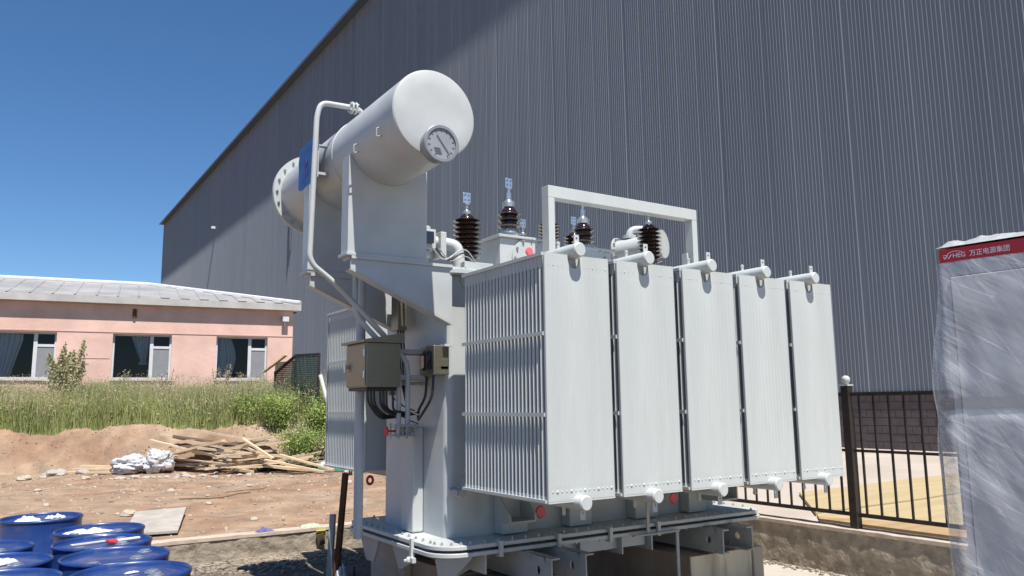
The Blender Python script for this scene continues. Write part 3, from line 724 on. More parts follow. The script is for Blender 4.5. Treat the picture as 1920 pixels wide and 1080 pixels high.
for k, (x, z) in enumerate(((2.60,1.80),(2.66,1.76),(2.63,1.70))):
    MB().tube(bend([(x,5.72,z),(x-.03,5.66,z-.08),(x+.03,5.62,z-.14),(x+.12,5.58,z-.18)], .04), .005, 6).build('thin_wire', SILVER if k == 1 else CABLE, oco, smooth=True)
# tank end fittings seen as small pale plates
MB().box(2.80, TX0-.001, 5.30, 5.50, 1.93, 1.95).build('cable_clip', RADP, T)
MB().box(TX0-.035, TX0-.001, 5.80, 5.86, 1.86, 1.90).build('cable_clip', RADP, T)

# top side: buchholz relay elbow + boxes -----------------------------
el = MB().tube(bend([(2.70,5.46,2.93),(2.86,5.42,2.93),(2.985,5.36,2.90),(3.0,5.36,2.70)], .12, 8), .048, 18); el.build('oil_elbow_pipe', PAINT, T, smooth=True)
MB().cyl((3.0,5.36,2.70),(3.0,5.36,2.72),.075).build('elbow_flange', PAINT, T, smooth=True)
rl = MB().box(2.665, 2.80, 5.38, 5.52, 2.86, 3.02).cyl((2.73,5.45,3.02),(2.73,5.45,3.05),.05).cyl((2.73,5.45,2.80),(2.73,5.45,2.86),.05); rlo = rl.build('gas_relay', PAINT, T, bevel=.008)
MB().box(2.69, 2.76, 5.34, 5.379, 2.90, 2.99).build('inspection_window', GLASSD, rlo)
MB().box(2.82, 2.87, 5.34, 5.50, 2.80, 3.0).build('shut_off_flange', PAINT, rlo, bevel=.006)
MB().box(2.70, 2.715, 5.5, 5.58, 3.02, 3.14).build('tag_plate', STEELG, rlo)
for k in range(3): MB().tube(bend([(2.74+.03*k,5.33,2.86),(2.80+.03*k,5.26,2.74),(2.98,5.24,2.88-.03*k),(3.10,5.26,2.74)], .08), .006, 6).build('wire', (SILVER, CABLE, SILVER)[k], rlo, smooth=True)
cs_ = MB().box(2.98, 3.24, 5.25, 5.53, 2.701, 2.765); cs_.build('bushing_base', PAINT, T, bevel=.004)

# bushings -----------------------------------------------------------
def make_bushing(n, R_, pit_, core, dia, capr, st=.16):
    b = MB(); prof = [(core*.9, 0)]; z = .0
    for i in range(n):
        z0 = .02+i*pit_; prof += [(core, z0), (R_*.96, z0+pit_*.28), (R_, z0+pit_*.36), (R_*.97, z0+pit_*.44), (core*1.05, z0+pit_*.72)]
    H = .02+n*pit_; prof += [(core, H), (core*.8, H+.02), (capr, H+.03)]
    b.lathe(prof, (0,0,0), (0,0,1), 40)
    bu = b.build('bushing', BROWN, T, origin=(0,0,0), smooth=True, ang=50)
    H0 = H; e_ = .55 if n > 5 else 1.0
    c = MB(); c.lathe([(capr, H+.03), (capr*1.25, H+.032), (capr*1.3, H+.032+.038*e_), (capr*.9, H+.032+.053*e_), (capr*.55, H+.032+.068*e_), (capr*.5, H+.032+.11*e_), (capr*.25, H+.034+.11*e_)], (0,0,0), (0,0,1), 24)
    H = H+.032+.11*e_-.15
    c.bolt((0,0,H+.15), (0,0,1), .022*e_, .02*e_).cyl((0,0,H+.15),(0,0,H+.15+st*.5),.012*e_,12)
    c.build('terminal_cap', SILVER, bu, origin=(0,0,0), smooth=True)
    q = MB(); z = H+.15+st*.45; q.box(-.035, .035, -.006, .006, z, z+.085); q.box(-.02,.02,-.012,-.006,z-.015,z+.01)
    q.build('terminal_palm', SILVER, bu, origin=(0,0,0), bevel=.002)
    hl = MB()
    for dx in (-.017, .017):
        for dz in (.022, .062): hl.cyl((dx,-.0072,z+dz),(dx,-.006,z+dz),.006,10)
    hl.build('terminal_holes', BLACK, bu, origin=(0,0,0))
    cl_ = MB(); cl_.lathe([(core*1.25,-.03),(core*1.25,-.004),(core*1.05,.012),(core,.016)], (0,0,0), (0,0,1), 28)
    for k in range(8):
        a = 2*PI*k/8; cl_.bolt((core*1.12*math.cos(a), core*1.12*math.sin(a), -.004), (0,0,1), .008, .01)
    cl_.build('clamp_ring', SILVER, bu, origin=(0,0,0), smooth=True)
    return bu
def put(b, x, y, z): b.location = Vector((x, y, z)) - To; return b
tall = make_bushing(9, .115, .038, .063, .1, .028, .08)
put(tall, 3.085, 5.40, 2.785)
tg = copy_tree(tall, T); put(tg, 5.06, 5.40, 2.93)
sh = make_bushing(3, .108, .052, .066, .1, .045, .15)
put(sh, 3.62, 5.60, 3.14)
s2 = copy_tree(sh, T); put(s2, 4.43, 5.60, 3.09)
s3 = copy_tree(tall, T); put(s3, 4.18, 6.22, 2.92); s3.scale = (.9,.9,.9)
s4 = copy_tree(tall, T); put(s4, 4.49, 6.22, 3.11); s4.scale = (.9,.9,.9)
s5 = copy_tree(tall, T); put(s5, 4.80, 6.22, 3.02); s5.scale = (.9,.9,.9)
for x in (4.18, 4.49, 4.80): MB().lathe([(.13,2.70),(.13,2.93),(.09,3.07 if x > 4.2 else 2.95)], (x, 6.22, 0), (0,0,1), 24).build('bushing_turret', PAINT, T, smooth=True)
# turret boxes with lids and bolted hand hole covers
for x0, x1 in ((3.43, 3.98), (4.10, 4.63)):
    t_ = MB().box(x0, x1, 5.45, 5.86, 2.70, 3.04 if x0 < 4 else 3.02).build('turret_box', PAINT, T, bevel=.006)
    MB().box(x0-.025, x1+.035, 5.42, 5.89, 3.041 if x0 < 4 else 3.021, 3.064 if x0 < 4 else 3.045).build('turret_lid', PAINT, t_, bevel=.004)
    xc = (x0+x1)/2+.03; MB().lathe([(.19,0),(.19,.014),(.15,.016)], (xc, 5.449, 2.875), (0,-1,0), 40).build('hand_hole_cover', PAINT, t_, smooth=True)
    hb_ = MB()
    for k in range(12):
        a = 2*PI*k/12; hb_.bolt((xc+.168*math.cos(a), 5.434, 2.875+.168*math.sin(a)), (0,-1,0), .013, .012)
    hb_.build('cover_bolts', STEELG, t_)
# cylinder with flanges on the cover
AX0 = Vector((5.16, 5.98, 3.17)); AX1 = Vector((5.36, 5.52, 3.19)); dd = (AX1-AX0).normalized(); L_ = (AX1-AX0).length
oc = MB().lathe([(.10,0),(.14,0),(.14,.016),(.108,.018),(.108,L_-.018),(.14,L_-.016),(.14,L_)], AX0, dd, 36); pr_ = oc.build('pressure_relief_chamber', PAINT, T, smooth=True)
pb = MB()
for k in range(12):
    a = 2*PI*k/12; e1 = Vector((0,0,1)); e2 = dd.cross(e1).normalized(); pb.bolt(AX0+.125*(e1*math.cos(a)+e2*math.sin(a))+dd*.016, dd, .012, .012)
pb.build('chamber_bolts', STEELG, pr_)
MB().tube(bend([(5.22,5.86,3.22),(5.22,5.86,3.38),(5.40,5.80,3.40),(5.46,5.80,3.25),(5.46,5.8,2.70)], .09), .035, 14).lathe([(.07,3.30),(.07,3.318)], (5.22,5.86,0)).lathe([(.07,3.285),(.07,3.298)], (5.22,5.86,0)).build('relief_elbow', PAINT, pr_, smooth=True)
MB().cyl((5.06, 5.40, 2.702), (5.06, 5.40, 2.90), .09).build('bushing_stand', PAINT, T, smooth=True)
MB().cyl((5.26, 5.75, 2.70), (5.26, 5.75, 3.10), .06).build('chamber_stand', PAINT, pr_, smooth=True)
# lifting frame above the cover
lf = MB(); d0, d1 = 5.20, 5.30
lf.box(3.755, 3.815, d0, d1, 2.701, 3.43); lf.box(5.435, 5.495, d0, d1, 2.701, 3.43); lf.box(3.745, 5.505, d0-.005, d1+.005, 3.37, 3.475)
lf = MB(); lf.box(3.755, 3.82, d0, d1, 2.701, 3.372); lf.box(5.43, 5.495, d0, d1, 2.701, 3.372); lf.box(3.755, 5.495, d0, d1, 3.372, 3.475)
lf.build('lifting_frame', RADP, T, bevel=.004)
MB().box(5.36, 5.38, 5.22, 5.28, 2.70, 3.05).build('stay_rod', RADP, T)
for x in (5.52, 5.78): MB().tube([(x-.06, 5.25, 2.92), (x, 5.25, 2.70)], .014, 8).build('stay_rod', RADP, T)
MB().box(3.70, 3.90, 5.15, 5.40, 2.701, 2.72).build('frame_foot', PAINT, T)
MB().box(5.33, 5.53, 5.15, 5.40, 2.701, 2.72).build('frame_foot', PAINT, T)
eb = MB()
x = 2.95
while x < 5.8: eb.bolt((x, 5.26, 2.70)); eb.bolt((x, 6.58, 2.70)); x += .14
eb.build('cover_bolts', STEELG, T)
# earthing strip
es = MB(); es.box(4.50, 4.53, 4.955, 4.965, .615, .95); es.box(4.35, 4.85, 4.94, 4.97, .600, .612); es.box(4.82, 4.85, 4.955, 4.967, .02, .600)
es.build('earthing_strip', PAINTD, T)

# plinths ------------------------------------------------------------
def plinth(x0, x1, y0, y1, z1, label):
    t = empty('timber_plinth', ((x0+x1)/2, (y0+y1)/2, 0.006), label, 'plinth')
    n = 9; b = MB()
    for i in range(n):
        a = y0+(y1-y0)*i/n; c = y0+(y1-y0)*(i+1)/n; b.box(x0+.004*rnd.random(), x1, a, c-.003, .007, z1-.012*rnd.random())
    b.build('plinth_core', TIMBERD, t)
    MB().box(x0-.002, x1-.13, y0-.02, y0-.002, .007, z1-.01).build('face_board', TIMBER, t, bevel=.004)
    MB().box(x1-.128, x1+.0, y0-.04, y0-.002, .007, z1-.004).build('corner_board', mat('pale_board', (.42,.35,.27), .85, 0, .15, 3, stretch=(1,1,.2)), t, bevel=.006)
    return t
plinth(4.98, 5.86, 4.98, 7.1, .385, 'pale timber faced plinth under the right end of the transformer')
plinth(3.05, 3.90, 5.02, 7.1, .385, 'brown timber plinth under the left end of the transformer')
MB().box(2.98, 3.045, 6.3, 7.0, .007, .60).build('prop', CAPM)
o = bpy.data.objects['prop']; o.name = 'cement_post'; tag(o, 'short pale grey cement upright beside the brown plinth behind the flange corner', 'post')

# ------------------------------------------------------------------ iron fence
fn = empty('iron_fence', (7.02, 4.8, .44), 'dark brown iron railing with a ball topped post on the low wall', 'fence')
FX = 7.02
def panel(ya, yb, nbar):
    MB().box(FX-.016, FX+.016, ya, yb, 1.70, 1.735).build('top_rail', IRON, fn)
    MB().box(FX-.014, FX+.014, ya, yb, 1.165, 1.19).build('middle_rail', IRON, fn)
    MB().box(FX-.016, FX+.016, ya, yb, .555, .590).build('bottom_rail', IRON, fn)
    for k in range(nbar):
        yy = ya+(yb-ya)*(k+.5)/nbar; MB().box(FX-.009, FX+.009, yy-.009, yy+.009, .59, 1.70).build('bar', IRON, fn)
panel(2.0, 4.73, 18); panel(4.83, 7.55, 18)
for yy in (4.78, 7.60, 1.95):
    pst = MB().box(FX-.04, FX+.04, yy-.04, yy+.04, .44, 1.80).build('post', IRON, fn, bevel=.004)
    MB().box(FX-.047, FX+.047, yy-.047, yy+.047, 1.80, 1.815).lathe([(.02,1.815),(.025,1.825),(.036,1.84),(.042,1.86),(.036,1.885),(.02,1.898),(.005,1.902)], (FX, yy, 0), (0,0,1), 20).build('ball_finial', PAINT, pst, smooth=True)

# plywood lying on the pavement -----------------------------------------
def sheet(poly, z0, z1, m_, label):
    o = MB().prism(poly, 'z', z0, z1).build('plywood_sheet', m_, bevel=.003); tag(o, label, 'board', 'formwork sheets laid behind the iron fence')
sheet([(7.55,5.62),(9.02,6.95),(13.2,7.13),(13.2,5.9),(9.6,5.62)], .424, .462, PLY, 'pale yellow plywood sheet farthest from the low wall')
sheet([(7.30,5.40),(7.52,5.58),(9.55,5.58),(13.2,5.86),(13.2,2),(7.9,2),(7.72,4.3)], .424, .452, PLY, 'yellow plywood sheet in the middle behind the iron fence')
sheet([(7.16,5.30),(7.28,5.38),(7.68,4.3),(7.86,2),(7.16,2)], .424, .468, PLYE, 'narrow orange brown plywood strip lying against the low wall')

# ------------------------------------------------------------------ wrapped cabinet
ca = -0.101
def cw(s_, d_, z_): # s along the front (towards the camera side), d depth into +x
    f_ = Vector((math.sin(ca), math.cos(ca), 0)); r_ = Vector((math.cos(ca), -math.sin(ca), 0))
    return Vector((3.378, 1.80, z_)) - f_*s_ + r_*d_
def cbx(b, s0, s1, d0, d1, z0, z1):
    vs = [cw(s_, d_, z_) for z_ in (z0, z1) for s_, d_ in ((s0,d0),(s1,d0),(s1,d1),(s0,d1))]
    return b.add(vs, [(3,2,1,0),(4,5,6,7),(0,1,5,4),(1,2,6,5),(2,3,7,6),(3,0,4,7)])
kb = empty('switch_cabinet', cw(.4, .3, .006), 'tall grey electrical cabinet with a red name band wrapped in clear plastic', 'cabinet')
cbx(MB(), 0, .8, 0, .6, .006, 2.237).build('body', CABP, kb, bevel=.004)
cbx(MB(), -.004, .804, -.006, .604, 2.238, 2.296).build('name_band', REDB, kb, bevel=.002)
dr = MB(); cbx(dr, .034, .766, -.008, -.0, .1, 2.172); dro = dr.build('door', CABP, kb, bevel=.003)
gp = MB(); cbx(gp, .029, .033, -.0015, 0, .1, 2.177); cbx(gp, .029, .771, -.0015, 0, 2.173, 2.1775); gp.build('door_gap', BLACK, kb)
cbx(MB(), .72, .75, -.03, -.008, 1.0, 1.2).build('handle', BLACK, dro)
def text(body, s0, z0, size, xs_=1.0, name='lettering', shear=0):
    cu = bpy.data.curves.new('t', 'FONT'); cu.body = body; cu.size = size; cu.extrude = .0006; cu.shear = shear; cu.offset = size*.008
    o = bpy.data.objects.new('t', cu); C.objects.link(o)
    dg = bpy.context.evaluated_depsgraph_get(); me = bpy.data.meshes.new_from_object(o.evaluated_get(dg))
    bpy.data.objects.remove(o)
    b = MB(); b.v = [tuple(cw(s0+v.co.x*xs_, -.0072-v.co.z, z0+v.co.y)) for v in me.vertices]; b.f = [tuple(p_.vertices) for p_ in me.polygons]
    return b.build(name, LETTER, kb)
text('HEG', .051, 2.2540, .0265, 1.0)
text('万正电源集团', .118, 2.2535, .0275, .93)
lg = MB()
def stroke(b, pts, w):
    for a_, c_2 in zip(pts[:-1], pts[1:]):
        a_ = Vector((a_[0], a_[1])); c_2 = Vector((c_2[0], c_2[1])); d2 = (c_2-a_).normalized(); n2 = Vector((-d2.y, d2.x))*w/2
        q = [a_-n2, c_2-n2, c_2+n2, a_+n2]; k_ = len(b.v)
        b.v += [tuple(cw(p_.x, -.0075, p_.y)) for p_ in q]; b.f.append((k_, k_+1, k_+2, k_+3))
stroke(lg, [(.013,2.268),(.026,2.268)], .003); stroke(lg, [(.014,2.262),(.020,2.253)], .004); stroke(lg, [(.019,2.2525),(.032,2.268)], .0045); stroke(lg, [(.032,2.256),(.035,2.253),(.047,2.270)], .004)
stroke(lg, [(.026,2.266),(.036,2.276),(.05,2.281),(.066,2.282),(.08,2.279),(.092,2.275)], .0022)
lg.build('logo', LETTER, kb)
# film : loose skin around the cabinet
def skin(ring_pts, z0, z1, nz, amp, name):
    b = MB(); n = len(ring_pts)
    for j in range(nz+1):
        z = z0+(z1-z0)*j/nz
        for i, (s_, d_, ns, nd_) in enumerate(ring_pts):
            a_ = amp*(.35+.65*min(1, (z1-z)/.35))
            q = a_*(.45 + .9*noise.noise((s_*3+d_*3, s_*2, z*2.2)) + .5*noise.noise((s_*9, d_*9, z*6+5)))+.003
            q = max(.003, q)
            if ns < 0: q = .01 + q*.6 + .058*ss((2.15-z)/.45)*(1-.25*ss((1.5-z)/.5))*(1-.5*abs(d_-.1))
            elif nd_ < 0 and s_ < .06: q += .03*ss((2.1-z)/.4)*(1-max(s_,0)/.06)
            if abs(z-1.62) < .025 and ns >= 0: q *= .35
            b.v.append(tuple(cw(s_+ns*q, d_+nd_*q, z)))
    b.f = [(j*n+i, j*n+(i+1) % n, (j+1)*n+(i+1) % n, (j+1)*n+i) for j in range(nz) for i in range(n)]
    return b
ring = []
def edge(a_, c_2, n_2, nn):
    for i in range(n_2): t = i/n_2; ring.append((a_[0]+(c_2[0]-a_[0])*t, a_[1]+(c_2[1]-a_[1])*t, nn[0], nn[1]))
edge((-.006,-.010), (.806,-.010), 46, (0,-1)); edge((.806,-.010), (.806,.61), 30, (1,0)); edge((.806,.61), (-.006,.61), 30, (0,1)); edge((-.006,.61), (-.006,-.010), 40, (-1,0))
skin(ring, .35, 2.236, 90, .035, 'film').build('plastic_wrap', FILM, kb, smooth=True, ang=180)
tp = MB(); N = 40
for i in range(N+1):
    for j in range(N+1):
        s_ = -.012+.824*i/N; d_ = -.016+.632*j/N; e = min(i, N-i, j, N-j)/N
        h_ = 2.302 + .028*ss(e*14) + (.012*noise.noise((s_*14, d_*14, 0)) + .012*abs(noise.noise((s_*30, d_*30, 3))))*ss(e*16)
        tp.v.append(tuple(cw(s_, d_, h_)))
tp.f = [(i*(N+1)+j, (i+1)*(N+1)+j, (i+1)*(N+1)+j+1, i*(N+1)+j+1) for i in range(N) for j in range(N)]
tp.build('film_bundle', mat('bunched_film', (.40,.41,.43), .3, 0, .12, 30, .006, 25), kb, smooth=True)

# ------------------------------------------------------------------ blue drums
def make_drum():
    t = bpy.data.objects.new('steel_drum', None); C.objects.link(t); ORG[t.name] = Vector((0,0,0))
    R_ = .285; b = MB()
    b.lathe([(R_-.01,0),(R_,.01),(R_,.26),(R_+.009,.275),(R_,.29),(R_,.53),(R_+.009,.545),(R_,.56),(R_,.805),(R_-.002,.806),(R_-.006,.80)], (0,0,0), (0,0,1), 64)
    b.build('drum_body', DRUM, t, smooth=True, ang=50)
    l_ = MB(); l_.lathe([(R_+.002,.798),(R_+.007,.805),(R_+.006,.817),(R_-.001,.822),(R_-.008,.817),(R_-.010,.801),(R_-.05,.800),(R_-.06,.804),(R_-.1,.804),(.1,.802),(.01,.802)], (0,0,0), (0,0,1), 64)
    l_.build('drum_lid', DRUM, t, smooth=True, ang=60)
    return t
drum = make_drum()
DR = [((.37,7.43), 'blue steel drum farthest back against the dirt yard, torn white packaging on its lid'),
      ((.685,6.449), 'blue steel drum second from the back with a long crumpled white film on its lid'),
      ((.640,5.833), 'blue steel drum with a red handled white brush lying on its lid'),
      ((.646,5.245), 'blue steel drum with two bung caps and a bare lid behind the nearest drum'),
      ((.655,4.66), 'nearest blue steel drum with a bung cap and a white tape scrap on it'),
      ((-.02,6.02), 'blue steel drum at the left picture edge with one bung cap on a bare lid'),
      ((.055,5.43), 'blue steel drum in the left column carrying a folded white rag'),
      ((.065,4.845), 'blue steel drum in the left column with two small caps in front of the rag'),
      ((.10,4.25), 'blue steel drum at the bottom left corner behind the near row')]
bungs = {3: [(-.13,-.16),(.17,.10)], 4: [(.10,-.0),], 5: [(-.0,-.05)], 2: [(-.14,-.14),(.12,.12)], 7: [(.12,-.02),(-.08,.02)], 1: [(-.17,-.12)], 6: [(-.1,.1)], 8: [(.1,.1)], 0: [(.1,-.1)]}
for i, ((x, y), lab) in enumerate(DR):
    d = drum if i == 0 else copy_tree(drum)
    d.location = (x, y, .006); d.rotation_euler = (0, 0, rnd.random()*6); tag(d, lab, 'drum', 'blue steel drums by the low wall')
    ORG[d.name] = Vector((x, y, .006)); d.rotation_euler = (0,0,0)
    for bx, by in bungs[i]:
        MB().lathe([(.040,.803),(.040,.807),(.031,.809),(.031,.815),(.026,.818),(.010,.814)], (x+bx, y+by, .006), (0,0,1), 20).build('bung_cap', SILVER, d, smooth=True)
ZL = .812
def crumple(name, x, y, lx, ly, ang_, h_, m_, label, cat, seed, z=ZL, nn=22):
    b = MB(); c, s_ = math.cos(ang_), math.sin(ang_)
    for i in range(nn+1):
        for j in range(nn+1):
            u_ = i/nn*2-1; v_ = j/nn*2-1
            ed = 1+.22*noise.noise((u_*1.7+seed, v_*1.7, seed))
            X_ = lx*u_*ed; Y_ = ly*v_*ed*(1-.35*u_*u_); e = (1-u_**4)*(1-v_**4)
            Z_ = h_*e*(.25+.9*abs(noise.noise((u_*1.6+seed, v_*1.6, 1)))+.22*noise.noise((u_*4, v_*4, seed)))
            b.v.append((x+X_*c-Y_*s_, y+X_*s_+Y_*c, z+max(Z_, 0)+.002))
    M_ = nn+1; b.f = [(i*M_+j, (i+1)*M_+j, (i+1)*M_+j+1, i*M_+j+1) for i in range(nn) for j in range(nn)]
    k = len(b.v); bd_ = [i for i in range(M_)] + [i*M_+nn for i in range(1, M_)] + [nn*M_+j for j in range(nn-1, -1, -1)] + [i*M_ for i in range(nn-1, 0, -1)]
    b.v += [(b.v[i][0], b.v[i][1], z) for i in bd_]; n_b = len(bd_)
    b.f += [(bd_[i], bd_[(i+1) % n_b], k+(i+1) % n_b, k+i) for i in range(n_b)] + [tuple(range(k, k+n_b))]
    return tag(b.build(name, m_, smooth=True, ang=70), label, cat)
crumple('packaging_scrap', .27, 7.33, .08, .06, .2, .06, WHITEP, 'crumpled white packaging on the drum farthest back', 'packaging', 1)
crumple('packaging_scrap', .46, 7.40, .07, .035, -.2, .04, WHITEP, 'smaller torn white wrapper on the drum farthest back', 'packaging', 5)
crumple('plastic_film', .60, 6.38, .15, .05, -.12, .045, WHITEP, 'long crumpled white film strip lying on the second drum from the back', 'film', 3)
crumple('white_rag', .05, 5.40, .12, .05, .35, .05, CLOTHW, 'folded white rag lying on a left column drum', 'rag', 8)
crumple('tape_scrap', .66, 4.70, .035, .012, .3, .012, WHITEP, 'tiny white tape scrap on the nearest drum', 'scrap', 2)
crumple('tape_scrap', .60, 4.52, .05, .012, -.5, .01, WHITEP, 'small white strip near the front rim of the nearest drum', 'scrap', 4)
b = MB().obox((.78, 5.80, ZL+.016), Vector((.075,.02,0)), Vector((-.004,.016,0)), (0,0,.008)); br = b.build('paint_brush', WHITEP, bevel=.006); tag(br, 'white and red handled brush lying on a drum lid', 'brush')
MB().obox((.685, 5.775, ZL+.016), Vector((.026,.007,0)), Vector((-.008,.03,0)), (0,0,.010)).build('brush_head', RED, br, bevel=.005)
tag(MB().obox((.56, 5.86, ZL+.005), Vector((.10,.03,0)), Vector((-.004,.016,0)), (0,0,.003)).build('white_strip', WHITEP), 'thin white plastic strip beside the brush on a drum lid', 'strip')

# ------------------------------------------------------------------ yard bits
def gz(x, y): return gh(x, y)
# grey board lying on the dirt
b = MB(); P_ = [(1.30, 10.0), (1.85, 9.9), (2.20, 11.3), (1.62, 11.5)]
b.add([(x, y, gz(x, y)+.03+(.05 if k == 2 else 0)) for k, (x, y) in enumerate(P_)]+[(x, y, gz(x, y)+.055+(.05 if k == 2 else 0)) for k, (x, y) in enumerate(P_)], [(3,2,1,0),(4,5,6,7),(0,1,5,4),(1,2,6,5),(2,3,7,6),(3,0,4,7)])
tag(b.build('cement_board', GREYSL), 'flat pale grey board lying on the red dirt behind the drums', 'board')
def rock(x, y, r, label=None, m_=STONE, grp=None, sq=.6):
    b = MB(); n1, n2 = 14, 9; sd_ = rnd.random()*50
    for j in range(n2+1):
        th = PI*j/n2
        for i in range(n1):
            ph = 2*PI*i/n1; q = r*(1+.35*noise.noise((math.cos(ph)*1.2+sd_, math.sin(ph)*1.2, math.cos(th)*1.2)))
            b.v.append((x+q*math.sin(th)*math.cos(ph)*1.2, y+q*math.sin(th)*math.sin(ph), gz(x, y)+r*sq*.45+q*sq*math.cos(th)))
    b.f = [(j*n1+i, j*n1+(i+1) % n1, (j+1)*n1+(i+1) % n1, (j+1)*n1+i) for j in range(n2) for i in range(n1)]
    o = b.build('rock', m_); 
    if label: tag(o, label, 'rock', grp)
    return o
rock(1.56, 11.55, .09, 'pale round stone beside the grey board on the dirt')
rock(.64, 10.1, .05, 'small pale stone just behind the farthest drum')
rock(1.10, 18.35, .20, 'broadest grey rock at the foot of the bank near the left picture edge', GREYSL, sq=.45)
rock(1.55, 18.2, .12, 'medium grey rock beside the broadest rock at the bank foot', GREYSL)
rock(.55, 17.6, .11, 'pale stone in front of the broadest rock')
for k in range(60):
    x = rnd.uniform(.6, 6.2); y = rnd.choice([rnd.uniform(15.5, 18.2), rnd.uniform(9, 18)]); 
    if y > 18.9-.52*x: y -= 1.2
    rock(x, y, rnd.uniform(.02, .07), 'small pale stone scattered on the red dirt', grp='small stones scattered on the dirt')
sc_ = MB()
for k in range(2600):
    x = rnd.uniform(-2, 7); y = rnd.uniform(9.5, 18.6-.5*x); s_ = rnd.uniform(.006, .022); z = gz(x, y)
    if rnd.random() < .5: s_ *= .6
    a = rnd.random()*6; sc_.obox((x, y, z+s_*.2), (s_*math.cos(a), s_*math.sin(a), 0), (-s_*.7*math.sin(a), s_*.7*math.cos(a), 0), (0, rnd.uniform(-.3,.3)*s_, s_*.5))
tag(sc_.build('gravel', STONE), 'loose grit and pebbles strewn over the red dirt', 'gravel', kind='stuff')

cl_ = MB()
for k in range(5200):
    x = rnd.uniform(-2, 7); y = 9.5 + (9.4-.5*x)*rnd.random()**.8; s_ = .006+.020*rnd.random()**3; z = gz(x, y)
    if noise.noise((x*.8, y*.8, 7)) < -.05: continue
    q_ = rnd.uniform(-.5,.5); cl_.lathe([(s_*.5,-s_*.4),(s_*1.1,-.1*s_),(s_*.8,s_*.2),(s_*.3,s_*.32)], (x, y, z), (q_, .4*q_, 1), 6)
for k in range(3600):      # loose clods down the bank face
    x = rnd.uniform(-2, 6.2); y = 19.3-.52*x + rnd.uniform(-.6, 1.3); s_ = .005+.014*rnd.random()**3; z = gz(x, y)
    q_ = rnd.uniform(-.7,.7); cl_.lathe([(s_*.5,-s_*.4),(s_*1.1,-.1*s_),(s_*.8,s_*.25),(s_*.3,s_*.4)], (x, y, z), (q_, .4*q_-.4, 1), 6)
tag(cl_.build('soil_clods', DIRTG), 'loose red soil clods over the yard and the cut bank', 'soil', kind='stuff')

# wood pile
PC = Vector((4.05, 17.1, 0))
pu = Vector((.76, -.65, 0)).normalized(); pv = Vector((.65, .76, 0)).normalized()   # along the pile / away
def plank(c, d, L, w, t, m_, lab, grp='loose planks in the wood pile', nm='plank'):
    d = Vector(d).normalized(); s_ = d.cross(Vector((0,0,1))).normalized(); up_ = s_.cross(d)
    o = MB().obox((0,0,0), (0,0,L/2), (w/2,0,0), (0,t/2,0)).build(nm, m_, origin=(0,0,0))
    M_ = Matrix((s_, up_, d)).transposed().to_4x4(); M_.translation = c; o.matrix_world = M_
    return tag(o, lab, 'plank', grp)
for k in range(56):
    u_ = rnd.gauss(.15, 1.0); u_ = max(-1.6, min(2.0, u_)); hmax = .62*math.exp(-((u_-.05)/.9)**2)
    z = .42 + hmax*rnd.random(); ang_ = rnd.gauss(.12, .38); t_ = rnd.gauss(0, .15)
    d = pu*math.cos(ang_) + pv*math.sin(ang_) + Vector((0,0,t_))
    c = PC + pu*u_ + pv*rnd.uniform(-.5, .7) ; c.z = z + abs(t_)*.5
    m_ = rnd.choice([WOODA, WOODA, WOODB, WOODC, WOODA, WOODB])
    plank(c, d, rnd.uniform(.9, 2.3), rnd.uniform(.05, .13), rnd.uniform(.02, .05), m_, {WOODA: 'weathered brown plank tangled in the wood pile', WOODB: 'pale fresh plank tangled in the wood pile', WOODC: 'dark stained plank tangled in the wood pile'}[m_],
          {WOODA: 'weathered planks in the wood pile', WOODB: 'fresh planks in the wood pile', WOODC: 'dark planks in the wood pile'}[m_])
for (u0, z0, u1, z1, dv, lab) in ((-1.55, 1.02, .35, .62, -.2, 'longest pale pole sticking up left out of the wood pile'), (-.1, .80, 1.4, .98, .1, 'pale plank lying across the top of the wood pile pointing right'),
                          (.5, 1.04, 1.25, .66, -.3, 'short pale plank leaning steeply at the right of the wood pile'), (-.2, .78, .95, 1.06, .3, 'pale plank tilted up to the right on top of the wood pile'),
                          (1.3, .72, 2.5, .44, -.3, 'pale plank sloping down at the right end of the wood pile'), (1.1, .64, 2.4, .42, -.55, 'brown plank sloping down at the right end of the wood pile')):
    a_ = PC+pu*u0+pv*dv+Vector((0,0,z0)); c_2 = PC+pu*u1+pv*(dv-.2)+Vector((0,0,z1)); plank((a_+c_2)/2, c_2-a_, (c_2-a_).length, .07, .035, WOODB, lab, None)
for k in range(5):
    c = Vector((1.85,17.95,0))+pu*(.05*k)+pv*(.09*k)+Vector((0,0,.42+.05*(k % 3)))
    plank(c, pu+Vector((0,0,rnd.gauss(0,.01))), 1.5-.1*k, .09, .04, WOODA if k % 2 else WOODB, 'plank in the neat low stack left of the white sacks', 'planks in the low stack left of the sacks')
SACKM = mat('woven_sack', (.47, .475, .49), .55, 0, .15, 14, .006, 25)
def sack(x, y, rx, ry, rz_, lab, seed, m_=SACKM):
    b = MB(); n1, n2 = 52, 30
    for j in range(n2+1):
        th = PI*j/n2
        for i in range(n1):
            ph = 2*PI*i/n1; v = Vector((math.sin(th)*math.cos(ph), math.sin(th)*math.sin(ph), math.cos(th)))
            q = 1+.38*noise.noise(v*1.6+Vector((seed,0,0)))-.30*abs(noise.noise(v*3.2+Vector((seed,3,0))))-.22*abs(noise.noise(v*7+Vector((0,seed,0))))
            b.v.append((x+rx*q*v.x, y+ry*q*v.y, gz(x, y)+rz_*.8+rz_*q*v.z))
    b.f = [(j*n1+i, j*n1+(i+1) % n1, (j+1)*n1+(i+1) % n1, (j+1)*n1+i) for j in range(n2) for i in range(n1)]
    return tag(b.build('plastic_sack', m_, smooth=True, ang=50), lab, 'sack')
sack(2.42, 17.7, .50, .30, .20, 'crumpled white plastic sack at the left of the wood pile', 1)
